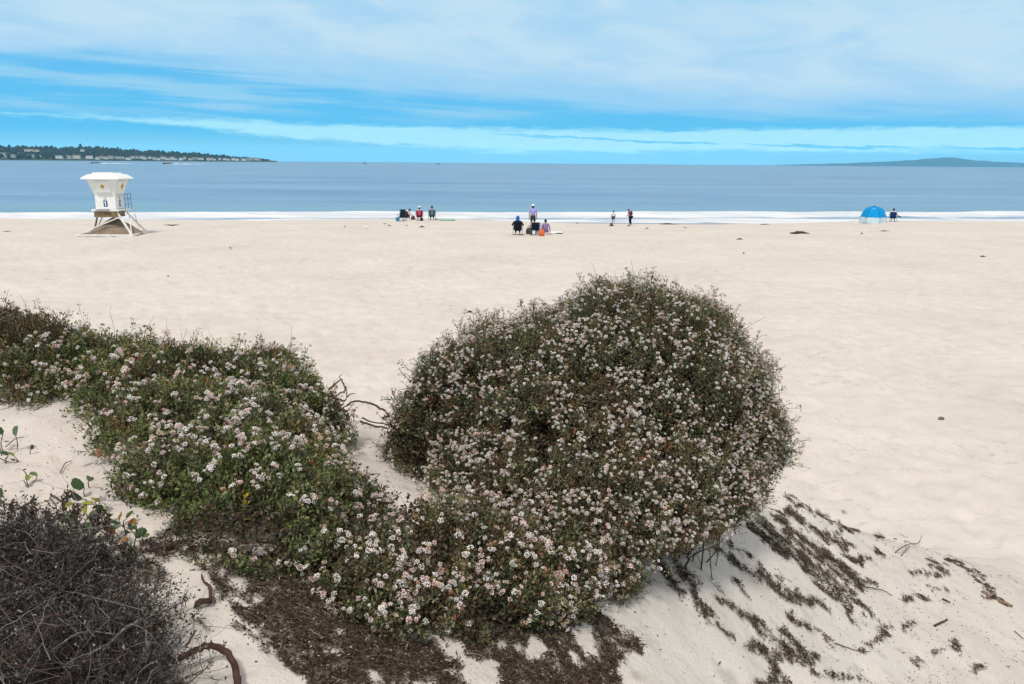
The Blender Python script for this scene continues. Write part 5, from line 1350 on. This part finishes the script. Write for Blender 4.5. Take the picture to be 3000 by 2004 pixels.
def dead_shrub():
    rg = np.random.default_rng(51)
    feet = hit([60, 220, 110, 290, -80, 30, 190, 330, 360, 130, 300, -60], [1960, 1950, 1790, 1850, 1850, 1640, 1690, 1950, 2050, 2060, 2120, 1680], False)
    org = feet.mean(0)
    root = empty('dead_shrub', org, 0, 'grey brown dead shrub of bare twigs and withered leaves in the lower left corner', 'shrub')
    n = 1500
    f = rg.integers(0, len(feet), n); base = feet[f] + np.c_[rg.normal(0, .05, (n, 2)), np.full(n, -.02)]
    d = unit(np.c_[rg.normal(0, .9, (n, 2)) + [.2, .1], rg.uniform(.25, 1.1, n)])
    L = rg.uniform(.10, .29, n)
    k = 8; t = np.linspace(0, 1, k)
    P = base[:, None] + d[:, None] * (t[None, :] * L[:, None])[..., None]
    P += np.cumsum(rg.normal(size=(n, k, 3)) * .012, 1)
    P[..., 2] -= (t[None] ** 2) * (.10 * L * rg.uniform(0, 2.2, n))[:, None]
    gz = ground(P[..., 0].ravel(), P[..., 1].ravel(), False).reshape(n, k); P[..., 2] = np.maximum(P[..., 2], gz + .004)
    V1, F1 = tubes(P, rg.uniform(.0016, .0040, n) * np.where(rg.random(n) < .05, 2.3, 1), np.full(n, .0009), 4)
    # side twigs
    m = 5200; i = rg.integers(0, n, m); j = rg.integers(2, k, m)
    b2 = P[i, j]; d2 = unit(d[i] * .6 + rg.normal(size=(m, 3)) * .75 + [0, 0, .2]); L2 = rg.uniform(.03, .13, m); k2 = 5; t2 = np.linspace(0, 1, k2)
    P2 = b2[:, None] + d2[:, None] * (t2[None] * L2[:, None])[..., None] + np.cumsum(rg.normal(size=(m, k2, 3)) * .0045, 1)
    V2, F2 = tubes(P2, np.full(m, .0013), np.full(m, .0006), 3)
    pal = np.array([(.050, .038, .034), (.085, .070, .066), (.15, .135, .13), (.032, .023, .021), (.07, .036, .030), (.26, .24, .235)])
    C = np.concatenate([np.repeat(pal[rg.choice(6, n, p=[.27, .22, .16, .18, .11, .06])], k * 4, 0), np.repeat(pal[rg.choice(6, m, p=[.3, .25, .15, .2, .07, .03])], k2 * 3, 0)])
    mobj('twig', np_mesh('twig', np.concatenate([V1, V2]) - org, np.concatenate([np.r_[F1], np.r_[F2] + len(V1)]), False, C), TWIG_M, root)
    m3 = 220; f3 = rg.integers(0, len(feet), m3); b3 = feet[f3] + np.c_[rg.normal(0, .16, (m3, 2)), rg.uniform(.08, .26, m3)]
    d3 = unit(np.c_[rg.normal(0, 1, (m3, 2)), rg.normal(.1, .35, m3)]); L3 = rg.uniform(.10, .34, m3); k3 = 7; t3 = np.linspace(0, 1, k3)
    P3 = b3[:, None] + d3[:, None] * (t3[None] * L3[:, None])[..., None] + np.cumsum(rg.normal(size=(m3, k3, 3)) * .005, 1)
    gz = ground(P3[..., 0].ravel(), P3[..., 1].ravel(), False).reshape(m3, k3); P3[..., 2] = np.maximum(P3[..., 2], gz + .01)
    V3, F3 = tubes(P3, rg.uniform(.0007, .0017, m3), np.full(m3, .0005), 4)
    c3 = np.array([(.17, .155, .15), (.11, .095, .09), (.10, .055, .045), (.26, .245, .24)])[rg.choice(4, m3, p=[.34, .34, .2, .12])]
    mobj('bare_branchlet', np_mesh('bare_branchlet', V3 - org, F3, False, np.repeat(c3, k3 * 4, 0)), TWIG_M, root)['kind'] = 'stuff'
    # withered leaves, thick at the upper side, sparse on the bare lower side
    q = 64000; i = rg.integers(0, m, q); j = rg.integers(1, k2, q)
    pt = P2[i, j] + rg.normal(size=(q, 3)) * .007
    u, v, z = project(pt)
    ok = rg.random(q) < np.interp(v - .10 * (u - 200), [1500, 1640, 1760, 1900], [1, .9, .5, .16])
    pt = pt[ok]; q = len(pt)
    pal = np.array([(.034, .030, .030), (.060, .051, .048), (.12, .11, .107), (.29, .28, .28), (.065, .072, .040), (.17, .075, .04)])
    c = pal[rg.choice(6, q, p=[.40, .27, .14, .07, .10, .02])] * rg.uniform(.7, 1.4, q)[:, None]
    V, F, C = leaf_mesh(pt, unit(rg.normal(size=(q, 3)) + [0, 0, .5]), rg.uniform(.008, .019, q), rg.uniform(.005, .010, q), c, rg, .35)
    mobj('foliage', np_mesh('foliage', V - org, F, False, C), LEAF_M, root)
    # upright leafy spikes on its upper side
    sp = hit([95, 150, 215, 60, 330, 20, 260, 180], [1530, 1545, 1560, 1550, 1600, 1560, 1590, 1510], False)
    Pn, Dn = [], []
    for s in sp:
        h = rg.uniform(.10, .20); dv = unit(np.array([rg.normal(0, .3), rg.normal(0, .3), 1.]))
        a = rg.random(170) ** .8; Pn.append(s + dv * (a * h)[:, None] + rg.normal(size=(170, 3)) * .008); Dn.append(unit(dv + rg.normal(size=(170, 3)) * .8))
    Pn = np.concatenate(Pn); Dn = np.concatenate(Dn); q = len(Pn)
    c = np.array([(.06, .038, .036), (.10, .07, .055), (.30, .11, .06), (.06, .06, .035)])[rg.choice(4, q, p=[.5, .27, .08, .15])]
    V, F, C = leaf_mesh(Pn, Dn, rg.uniform(.012, .022, q), rg.uniform(.006, .011, q), c, rg, .3)
    mobj('leafy_spike', np_mesh('leafy_spike', V - org, F, False, C), LEAF_M, root)
dead_shrub()

def round_leaf(P, D, r, col, rg, n=8):
    """cupped roundish leaf as a fan"""
    D = unit(np.array(D, float)); s = unit(np.cross(D, rg.normal(size=3) + np.array([0, 0, 1.5]))); nn = np.cross(s, D)
    V = [P + D * r * .9 - nn * r * .10]; 
    for i in range(n):
        a = 2 * math.pi * i / n; V.append(P + D * (r * (.95 - 1.0 * math.cos(a))) + s * (r * .72 * math.sin(a)) + nn * (.38 * r * abs(math.sin(a))))
    F = [(0, 1 + i, 1 + (i + 1) % n) for i in range(n)]
    return np.array(V), np.array(F), np.tile(col, (n + 1, 1))

def small_plants():
    rg = np.random.default_rng(71)
    def plant(name, label, items, stems, seed):
        org = np.mean([hit(u, v, False)[0] for (u, v, *_ ) in items[:1]], 0)
        root = empty(name, org, 0, label, 'plant', 'low plants on the left dune')
        V, F, C, off = [], [], [], 0
        S = []
        for (u, v, h, r, c) in items:
            g = hit(u, v, True)[0]; tip = g + np.array([rg.normal(0, .02), rg.normal(0, .02), h])
            v_, f_, c_ = round_leaf(tip, [rg.normal(0, .8), -.3 + rg.normal(0, .5), rg.uniform(.2, 1.0)], r * .92, np.array(c) * rg.uniform(.8, 1.2), rg)
            V.append(v_); F.append(f_ + off); C.append(c_); off += len(v_)
            S.append(np.stack([g - [0, 0, .01], (g + tip) / 2 + rg.normal(size=3) * .006, tip]))
        mobj('foliage', np_mesh('foliage', np.concatenate(V) - org, np.concatenate(F), True, np.concatenate(C)), LEAF_M, root)
        for (pts, r_) in stems:
            gg = hit([p[0] for p in pts], [p[1] for p in pts], True); gg[:, 2] += [p[2] for p in pts]
            S.append(np.stack([gg[0], gg[len(gg) // 2], gg[-1]]))
        S = np.array(S); Vt, Ft = tubes(S, np.full(len(S), .003), np.full(len(S), .002), 5)
        mobj('stem', np_mesh('stem', Vt - org, Ft, True, np.tile([.10, .06, .04], (len(Vt), 1))), TWIG_M, root)['kind'] = 'stuff'
    g1, g2, yl, dk, pk, wt = (.10, .16, .07), (.06, .11, .045), (.55, .42, .03), (.05, .07, .035), (.36, .14, .07), (.42, .45, .42)
    it = [(262, 1430, .035, .030, (.15, .23, .13)), (250, 1450, .05, .040, g2), (256, 1470, .03, .034, dk)]
    for u, v in [(265, 1515), (295, 1525), (235, 1580), (270, 1545), (320, 1545), (215, 1575), (250, 1555), (275, 1530), (300, 1545), (285, 1560), (255, 1570), (230, 1560), (210, 1550), (310, 1520), (320, 1570), (270, 1590), (200, 1600), (240, 1535), (190, 1530), (180, 1560), (330, 1590), (300, 1600), (250, 1610), (340, 1550), (225, 1600)]:
        it.append((u + rg.normal(0, 6), v + rg.normal(0, 6), rg.uniform(.03, .07), rg.uniform(.020, .034), [g1, g2, (.13, .19, .09), (.30, .30, .05), g1][rg.integers(5)]))
    it += [(268, 1500, .04, .034, yl), (290, 1495, .045, .036, (.36, .36, .40)), (225, 1545, .05, .032, wt)]
    plant('round_leaf_plant', 'succulent round leaved plant with one yellow leaf above the dead shrub', it, [], 1)
    it = [(u + rg.normal(0, 5), v + rg.normal(0, 5), rg.uniform(.03, .06), rg.uniform(.022, .034), [g1, g2, (.14, .19, .06), (.42, .20, .05)][rg.integers(4)]) for u, v in [(350, 1580), (375, 1575), (390, 1600), (345, 1610), (370, 1630), (400, 1625), (335, 1560), (360, 1545), (410, 1570), (380, 1650), (410, 1645), (355, 1640), (420, 1600), (395, 1560)]]
    plant('round_leaf_plant', 'smaller round leaved plant with orange edged leaves beside the shrub litter', it, [], 2)
    it = [(50, 1315, .085, .034, (.13, .20, .11)), (8, 1320, .09, .034, g2), (30, 1350, .05, .024, (.14, .20, .06)), (48, 1355, .04, .022, (.22, .25, .05)), (16, 1358, .05, .026, g1), (5, 1335, .10, .022, (.40, .24, .14)), (60, 1352, .02, .02, dk), (88, 1330, .03, .016, dk)]
    plant('seedling_plant', 'small thin stemmed seedling on bare sand at the left edge', it, [([(20, 1335, .05), (50, 1320, .07), (75, 1310, .06)], .003)], 3)
    it = [(72, 1425, .03, .026, (.24, .28, .10)), (85, 1420, .04, .022, g1), (80, 1432, .03, .020, (.3, .3, .08)), (84, 1400, .05, .012, dk)]
    plant('seedling_plant', 'tiny yellowish seedling below the thin stemmed one on bare sand', it, [], 4)
    it = [(5, 1485, .06, .026, g1), (-5, 1495, .07, .030, (.12, .16, .05)), (12, 1500, .04, .024, g2), (4, 1470, .09, .014, g1)]
    plant('seedling_plant', 'green tuft at the left edge above the dead shrub', it, [], 5)
small_plants()

# ------------------------------------------------------------------ dead branches and roots
def branch(name, label, strokes, colr=(.085, .055, .042), cat='branch', group=None, grow=None):
    """strokes: list of (pixels [(u,v,height)], r0, r1) laid over the sand"""
    rg = np.random.default_rng(abs(hash(label)) % 1000 if False else len(label))
    VV, FF, off = [], [], 0; org = None
    for pts, r0, r1, *dep in strokes:
        if dep:
            g = at_depth([p[0] for p in pts], [p[1] for p in pts], [d for d in dep[0]])
        else:
            g = hit([p[0] for p in pts], [p[1] for p in pts], True); g[:, 2] += [p[2] for p in pts]
        if org is None: org = g[0].copy()
        k = 5 * (len(pts) - 1) + 1; t = np.linspace(0, len(pts) - 1, k); P = np.empty((k, 3))
        for a in range(3):   # catmull-rom
            i = np.minimum(t.astype(int), len(pts) - 2); f = t - i; y = g[:, a]; ym = np.r_[2 * y[0] - y[1], y, 2 * y[-1] - y[-2]]
            p0, p1, p2, p3 = ym[i], ym[i + 1], ym[i + 2], ym[i + 3]
            P[:, a] = .5 * (2 * p1 + (p2 - p0) * f + (2 * p0 - 5 * p1 + 4 * p2 - p3) * f ** 2 + (3 * p1 - p0 - 3 * p2 + p3) * f ** 3)
        P += rg.normal(size=P.shape) * min(r0, .005) * .28
        V, F = tubes(P[None], np.array([r0]), np.array([r1]), 8); 
        n8 = len(V); cap = np.array([[0, 1, 2, 3], [0, 3, 4, 7], [4, 5, 6, 7]]); F = np.concatenate([F, cap, cap[:, ::-1] + n8 - 8])
        V = V + (vnoise(V, 70, 3) - .5)[:, None] * r0 * .28
        VV.append(V); FF.append(F + off); off += len(V)
    V = np.concatenate(VV); F = np.concatenate(FF)
    c = np.array(colr)[None] * (.65 + .7 * vnoise(V, 60, 5))[:, None]
    o = mobj(name, np_mesh(name, V - org, F, True, c), TWIG_M); o.location = org
    tag(o, label, cat, group)

def build_branches():
    d0 = 5.3
    D = lambda n, a=d0, b=d0: list(np.linspace(a, b, n))
    def B(pts, r0, r1, a=d0, b=d0): return ([(p[0], p[1], 0) for p in pts], r0, r1, D(len(pts), a, b))
    z = 300 / 2348.  # zoom pixel to photo pixel
    def Z(*p): return [(940 + x * z, 1080 + y * z) for x, y in p]
    branch('dead_branch', 'bare twisted dead branch reaching up between the left shrub and the round bush', [
        B(Z((650, 1190), (560, 1000), (440, 900), (370, 800), (330, 680)), .013, .008), B(Z((330, 680), (230, 560), (190, 470), (300, 390), (400, 290), (470, 240)), .008, .004),
        B(Z((470, 240), (510, 340), (560, 450), (530, 520), (420, 570), (340, 650)), .005, .004), B(Z((330, 680), (430, 700), (530, 740), (600, 650), (680, 590), (770, 565)), .007, .003),
        B(Z((600, 650), (590, 520), (580, 390)), .004, .002), B(Z((330, 670), (200, 630), (110, 610)), .007, .004), B(Z((300, 390), (320, 300)), .003, .002), B(Z((470, 240), (420, 190), (470, 140)), .003, .0015),
        B(Z((380, 680), (450, 830), (520, 800), (540, 720)), .004, .003), B(Z((190, 470), (130, 420), (140, 360)), .003, .0015), B(Z((330, 640), (230, 740), (200, 700)), .003, .002), B(Z((500, 900), (620, 850), (780, 800)), .005, .002), B(Z((560, 980), (650, 920), (740, 830)), .004, .002)])
    branch('arched_branch', 'thin bare branch arching over the sand gap to the round bush', [B(Z((600, 850), (700, 770), (850, 745), (1050, 775), (1180, 810), (1300, 870), (1350, 920), (1430, 940), (1540, 1040), (1600, 1070)), .006, .008), B(Z((1400, 1150), (1540, 1090), (1640, 1050), (1700, 990), (1640, 870)), .010, .004), B(Z((1740, 700), (1640, 560), (1630, 450)), .005, .003)])
    branch('buried_root', 'pair of thin dark roots lying across the sand gap', [B(Z((900, 1210), (1080, 1270), (1240, 1330), (1400, 1340), (1560, 1380)), .008, .006, 5.15, 5.15), B(Z((950, 1130), (1080, 1190), (1250, 1240), (1560, 1280)), .006, .004, 5.2, 5.2)])
    w = 1000 / 2347.
    def Y(*p): return [(x * w, 1336 + y * w, h) for x, y, h in p]
    RED = (.072, .038, .031)
    branch('broken_stub', 'short broken red brown stub with curved twig rising from the sand', [(Y((1345, 1050, .02), (1400, 1045, .03), (1450, 1035, .025)), .014, .011), (Y((1448, 1045, .02), (1450, 980, .02), (1440, 930, .02), (1400, 880, .015), (1385, 830, .01)), .008, .003)], RED, 'stub')
    branch('curved_root', 'thick red brown root arching over the sand at the bottom edge', [(Y((1180, 1500, .05), (1290, 1475, .06), (1390, 1440, .07), (1480, 1425, .07), (1560, 1450, .06), (1610, 1510, .05), (1635, 1600, .04), (1640, 1720, .02)), .011, .0125), (Y((1290, 1420, .06), (1340, 1385, .09), (1360, 1370, .10)), .005, .003)], RED, 'root')
    branch('bare_twig', 'grey bare twigs sticking out of the right side of the dead shrub', [(Y((700, 1560, .10), (900, 1420, .14), (1100, 1330, .14), (1250, 1220, .12), (1290, 1180, .12)), .006, .003), (Y((380, 1560, .12), (600, 1480, .15), (850, 1480, .14)), .004, .002), (Y((1020, 1380, .14), (1030, 1500, .12), (1020, 1620, .1)), .004, .003)], (.20, .18, .175), 'twig')
    def X(*p): return [(2000 + x * w, 1336 + y * w, h) for x, y, h in p]
    branch('forked_twig', 'forked grey twig lying on the sand right of the litter streaks', [(X((1450, 575, .02), (1530, 600, .03), (1600, 625, .02)), .006, .004), (X((1460, 670, .01), (1540, 635, .04), (1620, 620, .05), (1640, 580, .09)), .006, .003), (X((1490, 545, .02), (1550, 570, .02)), .003, .002), (X((1500, 690, .005), (1560, 640, .03)), .004, .003)], (.13, .10, .085), 'twig', 'twigs on the sand')
    branch('fallen_twig', 'long thin dark twig at the lower end of the broad litter streak', [(X((1180, 905, .015), (1280, 920, .02), (1380, 940, .02), (1435, 965, .01)), .006, .003)], (.07, .05, .04), 'twig', 'twigs on the sand')
    branch('fallen_twig', 'slender curved twig on pale sand below the streaks', [(X((1045, 1295, .01), (1130, 1325, .012), (1210, 1350, .012), (1290, 1355, .01)), .004, .002)], (.08, .06, .05), 'twig', 'twigs on the sand')
    branch('driftwood_chip', 'pale broken driftwood chip at the foot of the dune on the right', [(X((2170, 1005, .015), (2215, 1025, .02), (2265, 1042, .012)), .016, .010), (X((2090, 985, .01), (2140, 960, .03)), .012, .008)], (.22, .15, .10), 'driftwood')
    branch('fallen_twig', 'straight twig on open sand nearest the driftwood chip', [(X((1785, 990, .01), (1840, 1015, .012)), .010, .006)], (.09, .065, .05), 'twig', 'twigs on the sand')
    branch('fallen_twig', 'lumpy dark twig in the lower right sand', [(X((1730, 1175, .01), (1780, 1155, .015), (1815, 1140, .02)), .009, .007)], (.07, .05, .038), 'twig', 'twigs on the sand')
    branch('fallen_twig', 'thin straight twig at the right edge of the sand', [(X((2280, 1210, .01), (2345, 1265, .01)), .004, .003)], (.09, .07, .06), 'twig', 'twigs on the sand')
    branch('fallen_twig', 'slanting twig pair on the sand above the dead shrub at left', [(Y((350, 280, .01), (400, 310, .012), (455, 335, .01)), .005, .004), (Y((345, 300, .01), (385, 350, .01)), .004, .003)], (.11, .09, .08), 'twig', 'twigs on the sand')
    branch('fallen_twig', 'thin bent twig on bare sand left of the flowering shrub', [(Y((415, 125, .01), (450, 70, .015), (495, 45, .01)), .003, .002)], (.12, .09, .075), 'twig', 'twigs on the sand')
build_branches()
# ------------------------------------------------------------------ plant litter on the dune
def build_litter():
    rg = np.random.default_rng(91)
    N = 1300000
    g0 = np.c_[rg.uniform(-3.2, 5.6, N), rg.uniform(1.6, 8.6, N)]
    gz = ground(g0[:, 0], g0[:, 1], True)
    P = np.c_[g0, gz]; u, v, z = project(P)
    d = litter_density(P)
    dune = sstep(.12, .5, gz)
    spk = sstep(.50, .80, vnoise(P, 2.2, 31)) * .034 + sstep(.62, .74, vnoise(P, 9, 33)) * .09 + sstep(.68, .78, vnoise(P, 21, 34)) * .10
    lo = np.maximum(d, dune * (.005 + spk * np.interp(u, [0, 900, 1900, 2600, 3000], [.35, .25, .4, 1, .8])))
    keep = rg.random(N) < lo * .30
    rep = np.where(d[keep] > .25, 5, 1)
    P = np.repeat(P[keep], rep, 0); dk = np.repeat(lo[keep], rep); n = len(P)
    P[:, :2] += rg.normal(0, .009, (n, 2)); P[:, 2] = ground(P[:, 0], P[:, 1], True)
    # flakes
    hgt = rg.random(n) ** 2 * .016 * dk
    P[:, 2] += hgt + .002
    D = unit(np.c_[rg.normal(size=(n, 2)), rg.normal(0, .28, n)])
    L = rg.uniform(.007, .021, n) * np.where(rg.random(n) < .06, 2.2, 1); W = np.minimum(L, .016) * rg.uniform(.25, .6, n)
    pal = np.array([(.050, .033, .026), (.075, .048, .036), (.034, .024, .020), (.115, .075, .050), (.20, .15, .10), (.42, .35, .27)])
    cc = pal[rg.choice(6, n, p=[.36, .27, .20, .105, .045, .02])] * rg.uniform(.75, 1.3, n)[:, None]
    V, F, C = leaf_mesh(P, D, L, W, cc, rg, .15)
    org = np.array([0.5, 4.5, 2.8])
    o = mobj('plant_litter', np_mesh('plant_litter', V - org, F, False, C), LITTER_M); o.location = org
    tag(o, 'dark brown crumbled plant litter washed in streaks down the dune face', kind='stuff')
    # little dry twiglets among it
    m = 2600; i = rg.choice(n, m, p=(dk ** .6) / (dk ** .6).sum()); a = rg.uniform(0, 6.28, m); Lw = rg.uniform(.02, .075, m)
    t = np.linspace(-.5, .5, 4)
    Q = P[i][:, None] + np.stack([np.cos(a)[:, None] * t * Lw[:, None], np.sin(a)[:, None] * t * Lw[:, None], np.zeros((m, 4))], -1) + rg.normal(size=(m, 4, 3)) * .003
    Q[..., 2] = ground(Q[..., 0].ravel(), Q[..., 1].ravel()).reshape(m, 4) + .004 + rg.random((m, 1)) * .018
    V, F = tubes(Q, np.full(m, .0016), np.full(m, .0009), 3)
    c = np.array([(.07, .05, .04), (.16, .12, .09), (.05, .035, .03), (.30, .24, .18)])[rg.choice(4, m, p=[.45, .22, .25, .08])]
    o = mobj('dry_twiglet_debris', np_mesh('dry_twiglet_debris', V - org, F, False, np.repeat(c, 12, 0)), TWIG_M); o.location = org
    tag(o, 'fine dry twiglets scattered through the plant litter', kind='stuff')
build_litter()
